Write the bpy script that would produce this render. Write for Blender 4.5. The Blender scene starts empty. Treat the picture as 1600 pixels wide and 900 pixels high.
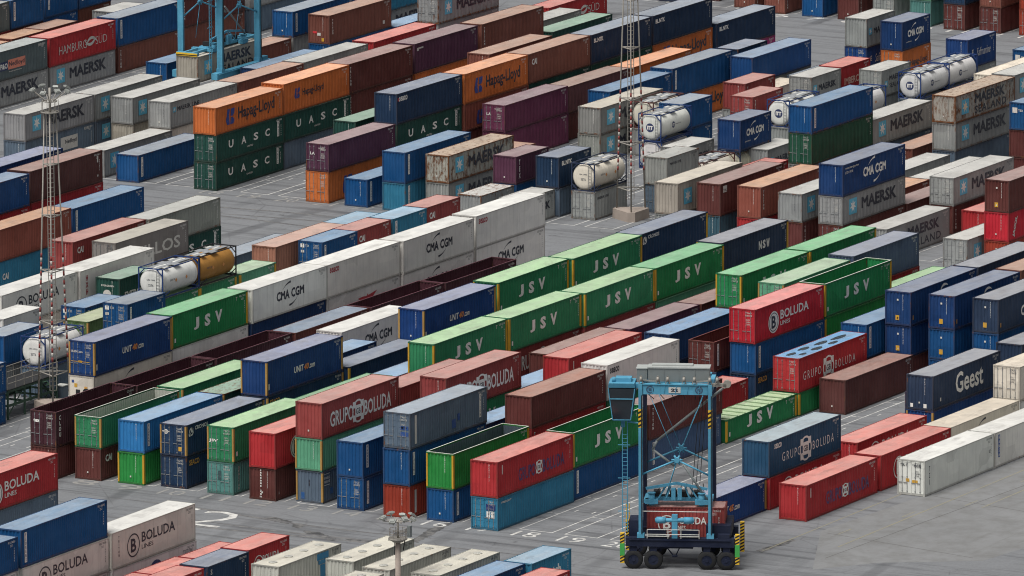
import bpy, bmesh, math, random
from mathutils import Vector, Matrix
R = math.radians
random.seed(7)
S = bpy.context.scene
COL = S.collection

# ------------------------------------------------------------------ camera, sky, sun, exposure
cam = bpy.data.objects.new('camera', bpy.data.cameras.new('camera'))
COL.objects.link(cam)
cam.data.sensor_width = 36.0
cam.data.lens = 15633.9 / 1600 * 36.0
cam.data.clip_start, cam.data.clip_end = 5.0, 20000.0
_p, _y, _r = R(11.09396), R(29.44846), R(-0.25172)
F = Vector((math.cos(_y)*math.cos(_p), math.sin(_y)*math.cos(_p), -math.sin(_p)))
RT = Vector((math.sin(_y), -math.cos(_y), 0)); UP = RT.cross(F)
RT, UP = math.cos(_r)*RT + math.sin(_r)*UP, -math.sin(_r)*RT + math.cos(_r)*UP
cam.matrix_world = Matrix(((RT.x, UP.x, -F.x, 0), (RT.y, UP.y, -F.y, 0), (RT.z, UP.z, -F.z, 169.11), (0, 0, 0, 1)))
S.camera = cam
S.render.resolution_x, S.render.resolution_y = 1024, 576
S.view_settings.view_transform = 'Standard'
S.view_settings.look = 'None'
S.view_settings.exposure = 0.94
S.view_settings.gamma = 1.0
S.cycles.filter_width = 1.05

SUN_EL, SUN_AZ = R(64), R(168)          # azimuth of the sun measured from +X towards +Y
W = bpy.data.worlds.new('World'); S.world = W; W.use_nodes = True
nt = W.node_tree; nt.nodes.clear()
out = nt.nodes.new('ShaderNodeOutputWorld'); bg = nt.nodes.new('ShaderNodeBackground')
sky = nt.nodes.new('ShaderNodeTexSky'); sky.sky_type = 'NISHITA'; sky.sun_disc = False
sky.sun_elevation = SUN_EL; sky.sun_rotation = R(90) - SUN_AZ
sky.air_density, sky.dust_density, sky.ozone_density = 1.0, 6.0, 1.0
hs = nt.nodes.new('ShaderNodeHueSaturation'); hs.inputs['Saturation'].default_value = 0.16   # overcast: a nearly colourless sky
nt.links.new(sky.outputs[0], hs.inputs['Color']); nt.links.new(hs.outputs[0], bg.inputs['Color'])
bg.inputs['Strength'].default_value = 0.05
nt.links.new(bg.outputs[0], out.inputs[0])
sun = bpy.data.objects.new('sun', bpy.data.lights.new('sun', 'SUN')); COL.objects.link(sun)
sun.data.energy, sun.data.angle, sun.data.color = 1.5, R(30), (1.0, 0.97, 0.92)
sd = Vector((math.cos(SUN_AZ)*math.cos(SUN_EL), math.sin(SUN_AZ)*math.cos(SUN_EL), math.sin(SUN_EL)))
sun.rotation_euler = (-sd).to_track_quat('-Z', 'Y').to_euler()
sun.location = (750, 420, 150)

# ------------------------------------------------------------------ materials
def lin(h):
    c = [int(h[i:i+2], 16)/255 for i in (0, 2, 4)]
    return tuple(x/12.92 if x <= .04045 else ((x+.055)/1.055)**2.4 for x in c)
class NT:
    def __init__(s, name):
        s.m = bpy.data.materials.new(name); s.m.use_nodes = True; s.t = s.m.node_tree; s.t.nodes.clear()
        s.o = s.n('OutputMaterial'); s.b = s.n('BsdfPrincipled'); s.l(s.b.outputs[0], s.o.inputs[0])
    def n(s, t): return s.t.nodes.new('ShaderNode'+t)
    def l(s, a, b): s.t.links.new(a, b)
    def noise(s, vec, scale, detail=4, rough=.55):
        n = s.n('TexNoise'); n.inputs['Scale'].default_value = scale; n.inputs['Detail'].default_value = detail; n.inputs['Roughness'].default_value = rough
        s.l(vec, n.inputs['Vector']); return n.outputs['Fac']
    def ramp(s, f, stops):
        r = s.n('ValToRGB'); e = r.color_ramp.elements
        while len(e) < len(stops): e.new(.5)
        for x, (p, c) in zip(e, stops): x.position = p; x.color = (c if isinstance(c, tuple) else (c, c, c)) + (1,)
        s.l(f, r.inputs[0]); return r.outputs[0]
    def mix(s, f, a, b, mode='MIX'):
        m = s.n('Mix'); m.data_type = 'RGBA'; m.blend_type = mode
        for k, v in ((0, f), (6, a), (7, b)):
            if hasattr(v, 'links') or hasattr(v, 'is_linked'): s.l(v, m.inputs[k])
            elif isinstance(v, tuple): m.inputs[k].default_value = v + (1,)
            else: m.inputs[k].default_value = v
        return m.outputs[2]
    def math(s, op, a, b=None):
        m = s.n('Math'); m.operation = op
        for k, v in ((0, a), (1, b)):
            if v is None: continue
            if hasattr(v, 'is_linked'): s.l(v, m.inputs[k])
            else: m.inputs[k].default_value = v
        return m.outputs[0]
    def map(s, vec, sc=(1, 1, 1), loc=None):
        m = s.n('Mapping'); s.l(vec, m.inputs[0]); m.inputs['Scale'].default_value = sc
        if loc is not None: s.l(loc, m.inputs['Location'])
        return m.outputs[0]
    def objvec(s):
        tc = s.n('TexCoord'); oi = s.n('ObjectInfo')
        c = s.n('CombineXYZ'); s.l(s.math('MULTIPLY', oi.outputs['Random'], 91.0), c.inputs[0]); s.l(s.math('MULTIPLY', oi.outputs['Random'], 37.0), c.inputs[2])
        return tc.outputs['Object'], c.outputs[0], oi
def simple(name, hexc, rough=.6, metal=0.0, var=.12, scale=1.5):
    k = NT(name); v, off, oi = k.objvec(); c = lin(hexc)
    n = k.noise(k.map(v, (1, 1, 1), off), scale, 5)
    k.l(k.mix(n, tuple(x*(1-var) for x in c), tuple(min(1, x*(1+var)) for x in c)), k.b.inputs['Base Color'])
    k.b.inputs['Roughness'].default_value = rough; k.b.inputs['Metallic'].default_value = metal
    return k.m

def paint(name, roof, frame=False, const=None):
    """Container paint: colour from the object's own colour, wear (rust, grime, patched paint) from its alpha."""
    k = NT(name); v, off, oi = k.objvec()
    base = oi.outputs['Color']; wear = oi.outputs['Alpha']
    if const:
        q = k.n('RGB'); q.outputs[0].default_value = lin(const)+(1,); base = q.outputs[0]; q = k.n('Value'); q.outputs[0].default_value = .32; wear = q.outputs[0]
    p = k.map(v, (1, 1, 1), off)
    blotch = k.noise(p, .55, 5, .6)
    c = k.mix(k.ramp(blotch, ((.3, 0.0), (.75, 1.0))), k.mix(1.0, base, (.80, .80, .82), 'MULTIPLY'), k.mix(.03, base, (.5, .5, .5)))
    vo = k.n('TexVoronoi'); vo.distance = 'CHEBYCHEV'; vo.inputs['Scale'].default_value = .62; k.l(k.map(v, (.8, .8, 1.1), off), vo.inputs['Vector'])      # repainted and replaced panels
    bw = k.n('RGBToBW'); k.l(vo.outputs['Color'], bw.inputs[0])
    c = k.mix(1.0, c, k.ramp(bw.outputs[0], ((.24, .90), (.30, 1.0), (.70, 1.0), (.76, 1.06))), 'MULTIPLY')
    if roof:
        hsv = k.n('HueSaturation'); hsv.inputs['Saturation'].default_value = .95; hsv.inputs['Value'].default_value = 1.0; k.l(c, hsv.inputs['Color'])
        c = k.mix(k.ramp(k.noise(k.map(v, (.35, 1.2, 1), off), 1.1, 6, .65), ((.30, .04), (.74, .38))), hsv.outputs[0], (.40, .385, .36))
        stain = k.noise(k.map(v, (.25, .8, 1), off), .9, 6, .7)
        c = k.mix(k.ramp(stain, ((.55, 0.0), (.72, .42))), c, (.15, .13, .12))
        pond = k.noise(k.map(v, (.5, .9, 1), off), .75, 3, .5)
        c = k.mix(k.ramp(pond, ((.61, 0.0), (.64, .20), (.67, .08))), c, (.12, .10, .085))
    else:
        streak = k.noise(k.map(v, (3.2, 3.2, .16), off), 1.0, 5, .65)
        c = k.mix(k.ramp(streak, ((.52, 0.0), (.82, .46))), c, k.mix(.25, k.mix(1.0, base, (.46, .46, .46), 'MULTIPLY'), (.045, .042, .04)))
    if frame: c = k.mix(.38, c, (.045, .035, .03))
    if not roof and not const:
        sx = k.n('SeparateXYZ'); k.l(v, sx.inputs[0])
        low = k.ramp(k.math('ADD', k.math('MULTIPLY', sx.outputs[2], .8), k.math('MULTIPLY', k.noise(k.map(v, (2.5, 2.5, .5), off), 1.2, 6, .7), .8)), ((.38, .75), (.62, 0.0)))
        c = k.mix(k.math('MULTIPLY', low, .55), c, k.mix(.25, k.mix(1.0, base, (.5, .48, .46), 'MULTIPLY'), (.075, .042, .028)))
    thr = k.math('SUBTRACT', .79 if not frame else .66, k.math('MULTIPLY', wear, .30))
    rn = k.noise(k.map(v, (1.0, 1.0, .45) if not roof else (.8, 1.6, 1), off), 2.3, 8, .72)
    rf = k.math('MULTIPLY', k.math('SUBTRACT', rn, thr), 9.0); cl = k.n('Clamp'); k.l(rf, cl.inputs[0])
    rust = k.mix(k.noise(p, 6.0, 4), (.07, .025, .012), (.20, .085, .035))
    c = k.mix(cl.outputs[0], c, rust)
    k.l(c, k.b.inputs['Base Color'])
    rr = k.ramp(k.noise(p, 1.7, 4), ((.3, .36 if roof else .48), (.7, .58 if roof else .68)))
    k.l(rr, k.b.inputs['Roughness']); k.b.inputs['Specular IOR Level'].default_value = .5 if roof else .2
    bp = k.n('Bump'); bp.inputs['Strength'].default_value = .45; bp.inputs['Distance'].default_value = .04
    k.l(k.noise(p, 1.3, 3), bp.inputs['Height']); k.l(bp.outputs[0], k.b.inputs['Normal'])
    return k.m
PAINT = paint('container_paint', False); ROOF = paint('container_roof_paint', True); FRAME = paint('container_frame_paint', False, True)
def letter_mat():
    k = NT('lettering_paint'); v, off, oi = k.objvec()
    wn = k.noise(k.map(v, (1, 1, 1), off), 5.0, 6, .7)
    k.l(k.mix(k.ramp(wn, ((.50, 0.0), (.75, .50))), oi.outputs['Color'], (.25, .23, .22)), k.b.inputs['Base Color'])
    k.b.inputs['Roughness'].default_value = .55; return k.m
LETTER = letter_mat()
DARK = simple('dark_rubber_seal', '1b1c1e', .8)
INNER = simple('galvanised_rod', '9a9c9e', .45, .6)
WALKWAY = simple('tank_walkway_grating', '8f9295', .6, .2)
GLASS = simple('tinted_cab_glass', '222a31', .06)
TYRE = simple('tyre_rubber', '17181a', .85)
STEELBLUE = paint('carrier_light_blue_paint', False, const='549bb8')
NAVYPAINT = paint('carrier_navy_paint', False, const='141d35')
GREYBOX = simple('machine_house_grey_paint', '757b7b', .5, 0, .12)
WHITEP = simple('white_paint', 'bdbdb8', .55, 0, .12)
LAMP = simple('floodlight_housing', '90938f', .45, .2, .2)
BLACKP = simple('black_paint', '15161a', .55)
YELLOWP = simple('hazard_yellow_paint', 'd9b02c', .5)
GREENP = simple('signal_green_paint', '3f9d4a', .5)
REDP = simple('mast_red_paint', '7f3330', .6); MASTWHITE = simple('mast_white_paint', 'aca8a2', .6)
GALV = simple('galvanised_mast_steel', '8f8b84', .6, .2, .2)
CONC = simple('mast_concrete', '998d84', .85, 0, .18, 1.2)
def ground_mat():
    k = NT('yard_asphalt'); tc = k.n('TexCoord'); v = tc.outputs['Object']
    big = k.noise(v, .035, 5, .6); mid = k.noise(v, .35, 6, .65); fine = k.noise(v, 4.0, 5, .7)
    c = k.mix(big, lin('65676a'), lin('7f8184'))
    c = k.mix(k.ramp(mid, ((.35, .0), (.7, .35))), c, lin('5d5e60'))
    c = k.mix(k.ramp(fine, ((.4, .0), (.75, .22))), c, lin('95979a'))
    tyre = k.noise(k.map(v, (.9, .045, 1)), 1.0, 6, .7)                       # wheel tracks along the cross aisles
    c = k.mix(k.ramp(tyre, ((.50, 0.0), (.66, .70))), c, lin('434447'))
    tyre2 = k.noise(k.map(v, (.05, 1.3, 1)), 1.0, 5, .7)
    c = k.mix(k.ramp(tyre2, ((.62, 0.0), (.75, .3))), c, lin('4c4d50'))
    oil = k.noise(v, .22, 7, .75)
    c = k.mix(k.ramp(oil, ((.62, 0.0), (.68, .6))), c, lin('373739'))
    arc_ = k.n('TexWave'); arc_.wave_type = 'RINGS'; arc_.inputs['Scale'].default_value = .045; arc_.inputs['Distortion'].default_value = 6; arc_.inputs['Detail'].default_value = 4; arc_.inputs['Detail Scale'].default_value = .4; k.l(v, arc_.inputs['Vector'])
    am = k.math('MULTIPLY', k.ramp(arc_.outputs['Fac'], ((.86, 0.0), (.97, .8))), k.ramp(k.noise(v, .06, 4), ((.45, 0.0), (.62, .6))))
    c = k.mix(am, c, lin('3f4043'))
    crack = k.n('TexVoronoi'); crack.feature = 'DISTANCE_TO_EDGE'; crack.inputs['Scale'].default_value = .11; k.l(v, crack.inputs['Vector'])
    c = k.mix(k.math('MULTIPLY', k.ramp(crack.outputs['Distance'], ((.0, .4), (.010, 0.0))), k.ramp(mid, ((.4, 0.0), (.6, 1.0)))), c, lin('3c3c3e'))
    k.l(c, k.b.inputs['Base Color'])
    k.l(k.ramp(mid, ((.3, .62), (.7, .9))), k.b.inputs['Roughness']); k.b.inputs['Specular IOR Level'].default_value = .3
    bp = k.n('Bump'); bp.inputs['Strength'].default_value = .3; bp.inputs['Distance'].default_value = .02; k.l(fine, bp.inputs['Height']); k.l(bp.outputs[0], k.b.inputs['Normal'])
    return k.m
GROUND = ground_mat()
def mark_mat(name, hexc):
    k = NT(name); tc = k.n('TexCoord'); v = tc.outputs['Object']
    f = k.ramp(k.noise(v, 1.1, 7, .75), ((.42, 0.0), (.62, .75)))
    k.l(k.mix(f, lin(hexc), lin('7c7b79')), k.b.inputs['Base Color']); k.b.inputs['Roughness'].default_value = .8; return k.m
WORN = mark_mat('faded_white_road_paint', '8b8a87'); LINE = mark_mat('worn_white_road_paint', 'c9c8c4'); LINEY = mark_mat('worn_yellow_road_paint', '85806b')
STAIN = mark_mat('oil_stain', '39393b'); TRACK = mark_mat('tyre_track', '545456')

# ------------------------------------------------------------------ mesh helpers
def box(bm, x0, y0, z0, x1, y1, z1, mi=0):
    vs = [bm.verts.new(p) for p in ((x0,y0,z0),(x1,y0,z0),(x1,y1,z0),(x0,y1,z0),(x0,y0,z1),(x1,y0,z1),(x1,y1,z1),(x0,y1,z1))]
    for q in ((0,3,2,1),(4,5,6,7),(0,1,5,4),(1,2,6,5),(2,3,7,6),(3,0,4,7)):
        f = bm.faces.new([vs[i] for i in q]); f.material_index = mi
def tube(bm, a, b, r, n=8, r2=None, mi=0, cap=True):
    a, b = Vector(a), Vector(b); d = (b-a)
    if d.length < 1e-6: return
    q = d.to_track_quat('Z', 'Y'); r2 = r if r2 is None else r2
    A, B = [], []
    for i in range(n):
        t = 2*math.pi*i/n; e = Vector((math.cos(t), math.sin(t), 0))
        A.append(bm.verts.new(a + q @ (e*r))); B.append(bm.verts.new(b + q @ (e*r2)))
    for i in range(n):
        f = bm.faces.new((A[i], A[(i+1)%n], B[(i+1)%n], B[i])); f.material_index = mi; f.smooth = n > 6
    if cap:
        bm.faces.new(A[::-1]).material_index = mi; bm.faces.new(B).material_index = mi
def beam(bm, a, b, w, h, mi=0):
    """Rectangular bar from a to b; h is measured along the world Z side."""
    a, b = Vector(a), Vector(b); d = (b-a).normalized()
    up = Vector((0, 0, 1)) if abs(d.z) < .99 else Vector((0, 1, 0))
    s = d.cross(up).normalized()*w/2; u = s.cross(d).normalized()*h/2
    A = [bm.verts.new(a+x) for x in (-s-u, s-u, s+u, -s+u)]; B = [bm.verts.new(b+x) for x in (-s-u, s-u, s+u, -s+u)]
    for i in range(4): bm.faces.new((A[i], A[(i+1)%4], B[(i+1)%4], B[i])).material_index = mi
    bm.faces.new(A[::-1]).material_index = mi; bm.faces.new(B).material_index = mi
def mesh(name, bm, mats):
    bmesh.ops.recalc_face_normals(bm, faces=bm.faces)
    me = bpy.data.meshes.new(name); bm.to_mesh(me); bm.free()
    for m in (mats if isinstance(mats, (list, tuple)) else [mats]): me.materials.append(m)
    return me
def link(name, me, parent=None, color=None, loc=None):
    o = bpy.data.objects.new(name, me); COL.objects.link(o)
    if parent is not None: o.parent = parent
    if color is not None: o.color = color
    if loc is not None: o.location = loc
    return o
def tag(o, label=None, cat=None, group=None, kind=None):
    if label: o['label'] = label
    if cat: o['category'] = cat
    if group: o['group'] = group
    if kind: o['kind'] = kind
    return o
def empty(name, loc, rz=0.0):
    o = bpy.data.objects.new(name, None); COL.objects.link(o); o.location = loc; o.rotation_euler = (0, 0, rz); o.empty_display_size = .5; return o

# ------------------------------------------------------------------ shipping containers
CW = 2.438
PAL = {k: lin(v) for k, v in dict(
 blue='0f4f84', blue2='16477e', navy='1b3755', navyb='123b6e', navyd='18304c', navyg='2b3c55', dblue='1f3f6a', gblue='4a6588', lblue='2a78b4', sky='34809f', unitblue='163f78',
 red='b02f33', bred='be2433', dkred='964340', redor='a63f2c', maroon='633430', maroonb='5c3632', purple='573148', magmar='6e3350', magenta='a2386f', dkbrown='4b2730',
 brown='7d4b3f', brownm='6b3734', brownd='5e3532', brownp='6d4646', browno='935244', orange='cc7038', green='31855a', fgreen='23824b', bgreen='2b8f42', greenl='3f9060', mint='63a583',
 dkgreen='1e4b42', dkgreen2='1f5440', dkteal='3d5f6c', teal='568a82', olive='5f7c4c', gray='989a98', grayc='9c9f98', grayd='8f918b', graycr='a59f92', graybr='85807c', grayg='5d6a6c',
 slate='5f7080', slated='46556f', tealb='27506f', pinkblue='a4735f', white='e6e4dd', cream='e3dac9', beige='c9c4b0', bulk='c9c8bd', rusty='a9a79d', wtank='dcdbd6', tan='b5803c', brframe='d3cdbd').items()}
BLUEFRAME, DARKFRAME, BROWNFRAME, NAVYFRAME = lin('223c70'), lin('26272c'), lin('5b3a38'), lin('2a3650')
WHITE, OFFW, INK, GOLD, TANPOST, LBLUE, HLBLUE, CORAL, YEL = lin('e4e2dc'), lin('c9c6bf'), lin('1f2433'), lin('c9953a'), lin('a8834f'), lin('58b2d0'), lin('27408c'), lin('c8343a'), lin('c99a30')
ROOFC = dict(red='d47c70', bred='e08580', dkred='bd8379', redor='c47a62', maroon='9c7a74', maroonb='a07a70', purple='93777a', magmar='957c84', magenta='b9708f', dkbrown='6f5450', brown='b48c76', brownm='a8705c', brownd='94685c',  # pale roof colours: fading and dust, with sky glare put into the tint
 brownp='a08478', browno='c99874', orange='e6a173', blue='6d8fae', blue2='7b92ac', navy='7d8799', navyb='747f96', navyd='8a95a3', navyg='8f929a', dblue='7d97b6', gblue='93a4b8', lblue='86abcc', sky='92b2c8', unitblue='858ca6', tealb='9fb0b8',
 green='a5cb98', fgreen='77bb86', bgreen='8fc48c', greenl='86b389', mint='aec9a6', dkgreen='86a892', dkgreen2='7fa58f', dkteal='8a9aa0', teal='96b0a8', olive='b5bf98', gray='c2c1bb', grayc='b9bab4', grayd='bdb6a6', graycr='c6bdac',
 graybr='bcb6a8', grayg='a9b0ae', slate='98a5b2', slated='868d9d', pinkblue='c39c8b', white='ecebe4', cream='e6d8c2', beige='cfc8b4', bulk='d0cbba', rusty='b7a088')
_MC = {}
def cached(key, fn):
    if key not in _MC: _MC[key] = fn()
    return _MC[key]
def corrug(bm, a, b, z0, z1, y_out, y_in, axis='x', period=.28, at=None):
    """Trapezoid sheet along x (or y) standing from z0 to z1; at = fixed second coordinate offsets."""
    pts, t, st = [], a, 0
    seg = (.25, .25, .25, .25); lv = (y_out, y_out, y_in, y_in)
    n = max(1, round((b-a)/period)); per = (b-a)/n
    for i in range(n):
        for j, (s, l) in enumerate(zip((0, .28, .5, .78), lv)): pts.append((a+(i+s)*per, l))
    pts.append((b, y_out))
    prev = None
    for u, d in pts:
        p0, p1 = ((u, d, z0), (u, d, z1)) if axis == 'x' else ((d, u, z0), (d, u, z1))
        cur = (bm.verts.new(p0), bm.verts.new(p1))
        if prev: bm.faces.new((prev[0], cur[0], cur[1], prev[1]))
        prev = cur
def body_mesh(L, H, kind):
    def f():
        bm = bmesh.new()
        for y0, y1 in ((0, .06), (CW-.06, CW)):                                   # bottom and top rails
            box(bm, .17, y0+.004, .03, L-.17, y1-.004, .18); box(bm, .17, y0+.004, H-.09, L-.17, y1-.004, H-.01)
        for x0, x1 in ((.004, .09), (L-.09, L-.004)):
            box(bm, x0, .17, .03, x1, CW-.17, .17); box(bm, x0, .17, H-.11, x1, CW-.17, H-.01)
        for x0, x1 in ((0, .11), (L-.11, L)):                                     # corner posts and castings
            for y0, y1 in ((0, .12), (CW-.12, CW)):
                box(bm, x0+.003, y0+.003, .11, x1-.003, y1-.003, H-.11)
        for x0, x1 in ((-.004, .174), (L-.174, L+.004)):
            for y0, y1 in ((-.004, .158), (CW-.158, CW+.004)):
                box(bm, x0, y0, 0, x1, y1, .118); box(bm, x0, y0, H-.118, x1, y1, H)
        fr = len(bm.faces)
        if kind == 'reefer':
            n = 10; per = (L-.22)/n
            for i in range(n):
                box(bm, .11+i*per+.006, .014, .18, .11+(i+1)*per-.006, .05, H-.09)
            box(bm, .11, .022, .18, L-.11, .045, H-.09)
            box(bm, .11, CW-.05, .18, L-.11, CW-.014, H-.09)
            box(bm, L-.06, .12, .17, L-.02, CW-.12, H-.11)
        else:
            per = .42 if kind == 'bulk' else .28
            dep = .075 if kind == 'bulk' else .04
            corrug(bm, .11, L-.11, .18, H-.09, .03, .03+dep, 'x', per)
            corrug(bm, .11, L-.11, .18, H-.09, CW-.03, CW-.03-dep, 'x', per)
            corrug(bm, .12, CW-.12, .17, H-.11, L-.03, L-.03-dep, 'y', .3)
        box(bm, .05, .06, .12, L-.05, CW-.06, .19)                                 # floor
        nf = fr
        for i, f in enumerate(bm.faces):
            if i < nf: f.material_index = 1
        return mesh('container_body', bm, [PAINT, FRAME])
    return cached(('body', L, H, kind), f)
def roof_mesh(L, H, kind):
    def f():
        bm = bmesh.new(); n = int(L/.36); z = H-.035; prev = None
        for i in range(n+1):
            for s, dz in (((0, 0), (.5, .0), (.58, .014), (.92, .014)) if i < n else ((0, 0),)):
                x = .08+(L-.16)*(i+s)/n
                cur = (bm.verts.new((x, .055, z+dz)), bm.verts.new((x, CW-.055, z+dz)))
                if prev: bm.faces.new((prev[0], cur[0], cur[1], prev[1]))
                prev = cur
        return mesh('roof', bm, ROOF)
    def g():
        bm = bmesh.new(); box(bm, .08, .05, H-.06, L-.08, CW-.05, H-.018); return mesh('roof', bm, ROOF)
    return cached(('roof', L, H, kind == 'reefer'), g if kind == 'reefer' else f)
def end_mesh(H):
    def f():
        bm = bmesh.new(); corrug(bm, .12, CW-.12, .17, H-.11, .03, .085, 'y', .30); return mesh('end_wall', bm, PAINT)
    return cached(('end', H), f)
def door_mesh(H, side, flat):
    def f():
        bm = bmesh.new(); y0, y1 = (.125, CW/2-.012) if side == 0 else (CW/2+.012, CW-.125)
        box(bm, .035, y0, .17, .07, y1, H-.11)
        zs = [.24+(H-.42)*i/5 for i in range(6)]
        if not flat:
            for a, b in zip(zs, zs[1:]): box(bm, .020, y0+.10, a+.04, .034, y1-.10, b-.05)
        for a in (.20, H-.22): box(bm, .012, y0+.02, a, .034, y1-.02, a+.05)
        return mesh('door', bm, PAINT)
    return cached(('door', H, side, flat), f)
def rod_mesh(H):
    def f():
        bm = bmesh.new(); tube(bm, (0, 0, .15), (0, 0, H-.14), .022, 6)
        for z in (.3, H*.5, H-.35): box(bm, -.02, -.05, z, .02, .05, z+.06)
        box(bm, -.03, -.02, 1.0, -.005, .34, 1.05)
        return mesh('locking_rod', bm, INNER)
    return cached(('rod', H), f)
def post_mesh(H, k):
    def f():
        bm = bmesh.new()
        if k == 0: box(bm, -.006, -.006, .12, .20, .14, H-.12)
        elif k == 1: box(bm, -.006, CW-.13, .12, .12, CW+.006, H-.12)
        else: box(bm, 0, -.006, .12, .20, .12, H-.12)
        return mesh('corner_post', bm, PAINT)
    return cached(('post', H, k), f)
def rail_mesh(L, H):
    def f():
        bm = bmesh.new()
        for y0 in (-.004, CW-.086): box(bm, .0, y0, H-.012, L, y0+.09, H+.012)
        for x0 in (0, L-.09): box(bm, x0, .09, H-.012, x0+.09, CW-.09, H+.012)
        return mesh('top_rail', bm, PAINT)
    return cached(('toprail', L, H), f)
def lining_mesh(L, H):
    def f():
        bm = bmesh.new(); corrug(bm, .13, L-.14, .2, H-.1, CW-.10, CW-.13, 'x', .28); corrug(bm, .14, CW-.14, .2, H-.1, L-.12, L-.15, 'y', .3)
        return mesh('lining', bm, PAINT)
    return cached(('lining', L, H), f)

# --- writing and emblems
_GL = {}
def _raw(s, bold):
    cu = bpy.data.curves.new('glyph', 'FONT'); cu.body = s; cu.offset = bold; cu.resolution_u = 2
    o = bpy.data.objects.new('glyph', cu); me = bpy.data.meshes.new_from_object(o)
    out = ([v.co.copy() for v in me.vertices], [list(p.vertices) for p in me.polygons])
    bpy.data.objects.remove(o); bpy.data.curves.remove(cu); bpy.data.meshes.remove(me); return out
def glyph(ch, bold):
    """Outline of one letter and its advance width, taken once from the built-in font."""
    k = (ch, bold)
    if k not in _GL:
        ext = lambda r: max(v.x for v in r[0])-min(v.x for v in r[0])
        if ('adv', bold) not in _GL: _GL['adv', bold] = ext(_raw('HH', bold))-ext(_raw('H', bold))
        if ch == ' ': _GL[k] = ([], [], _GL['adv', bold]*.45)
        elif ch in 'MWmw' and bold > 0:                                            # these pinch when offset: thicken by three passes, a hair apart
            r = _raw(ch, 0.0); n = len(r[0]); V = []; P = []
            for j, (dx, dy) in enumerate(((-bold, 0), (0, 0), (bold, 0))):
                V += [Vector((v.x+dx, v.y+dy, .004*j)) for v in r[0]]; P += [[a+n*j for a in p] for p in r[1]]
            _GL[k] = (V, P, ext(_raw('H'+ch+'H', bold))-ext(_raw('H', bold))-_GL['adv', bold])
        else: r = _raw(ch, bold); _GL[k] = (r[0], r[1], ext(_raw('H'+ch+'H', bold))-ext(_raw('H', bold))-_GL['adv', bold])
    return _GL[k]
def text_mesh(s, h, w=None, bold=.02, space=1.0, shear=0.0, line=1.0):
    def f():
        bold_ = round(bold, 3); V, P = [], []; rows = s.split('\n'); lay = []
        for r in rows:
            x = 0; q = []
            for ch in r:
                g = glyph(ch, bold_); q.append((g, x)); x += g[2]*space
            lay.append((q, x))
        wid = max(x for _, x in lay)
        for i, (q, x) in enumerate(lay):
            dx = (wid-x)/2 if len(rows) > 1 else 0
            for g, gx in q:
                n = len(V); V += [(v.x+gx+dx+shear*v.y, v.y-i*line, v.z) for v in g[0]]; P += [[a+n for a in p] for p in g[1]]
        xs, ys = [v[0] for v in V], [v[1] for v in V]; x0, y0 = min(xs), min(ys)
        sy = h/(max(ys)-y0); sx = (w/(max(xs)-x0)) if w else sy
        me = bpy.data.meshes.new('lettering'); me.from_pydata([((a-x0)*sx, (b-y0)*sy, c) for a, b, c in V], [], P); me.materials.append(LETTER); return me
    return cached(('text', s, h, w, bold, space, shear, line), f)
def poly_mesh(name, loops, key):
    def f():
        bm = bmesh.new()
        for lp in loops: bm.faces.new([bm.verts.new((x, y, 0)) for x, y in lp])
        me = bpy.data.meshes.new(name); bm.to_mesh(me); bm.free(); me.materials.append(LETTER); return me
    return cached(('poly', name, key), f)
def circ(cx, cy, r, n=28, a0=0, a1=2*math.pi): return [(cx+r*math.cos(a0+(a1-a0)*i/n), cy+r*math.sin(a0+(a1-a0)*i/n)) for i in range(n)]
def ring(cx, cy, r, t, n=28):
    o, i = circ(cx, cy, r, n), circ(cx, cy, r-t, n)
    return [[o[k], o[(k+1) % n], i[(k+1) % n], i[k]] for k in range(n)]
def arc(cx, cy, rx, ry, a0, a1, t, n=10):
    """A tapering swoosh."""
    out = []
    for k in range(n):
        q = []
        for j, sgn in ((k, 1), (k+1, 1), (k+1, 0), (k, 0)):
            a = a0+(a1-a0)*j/n; th = t*math.sin(math.pi*(j/n*.8+.15))
            q.append((cx+(rx+(th if sgn else 0))*math.cos(a), cy+(ry+(th if sgn else 0))*math.sin(a)))
        out.append(q)
    return out
def star(n=7, r=1, r2=.42): return [((r if i % 2 == 0 else r2)*math.sin(math.pi*i/n), (r if i % 2 == 0 else r2)*math.cos(math.pi*i/n)) for i in range(2*n)]
def onside(name, me, p, x, z, col, dy=0.0):
    o = link(name, me, p['o'], tuple(col)+(1,)); o.location = (x, p['ys']-dy, z); o.rotation_euler = (R(90), 0, 0); return o
def onend(name, me, p, u, z, col, dx=0.0):
    """u runs from the far-left edge of the end face to the near edge."""
    o = link(name, me, p['o'], tuple(col)+(1,)); o.location = (p['xe']-dx, CW-u, z); o.rotation_euler = (R(90), 0, R(-90)); return o
def T(p, s, x, z, h, w, col, **k): return onside('lettering', text_mesh(s, h, w, **k), p, x, z, col)
def TE(p, s, u, z, h, w, col, **k): return onend('lettering', text_mesh(s, h, w, **k), p, u, z, col)
def vert(p, s, x, ztop, h, w, col, **k):
    """Letters standing one under another."""
    return onside('lettering', text_mesh('\n'.join(s), h, w, line=.95, **k), p, x, ztop-h, col)
def plate(p, x, z, w, h, col, name='sticker'): return onside(name, poly_mesh(name, [[(0, 0), (w, 0), (w, h), (0, h)]], (w, h)), p, x, z, col)
def eplate(p, u, z, w, h, col, name='sticker'): return onend(name, poly_mesh(name, [[(0, 0), (w, 0), (w, h), (0, h)]], (w, h)), p, u, z, col)
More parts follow.
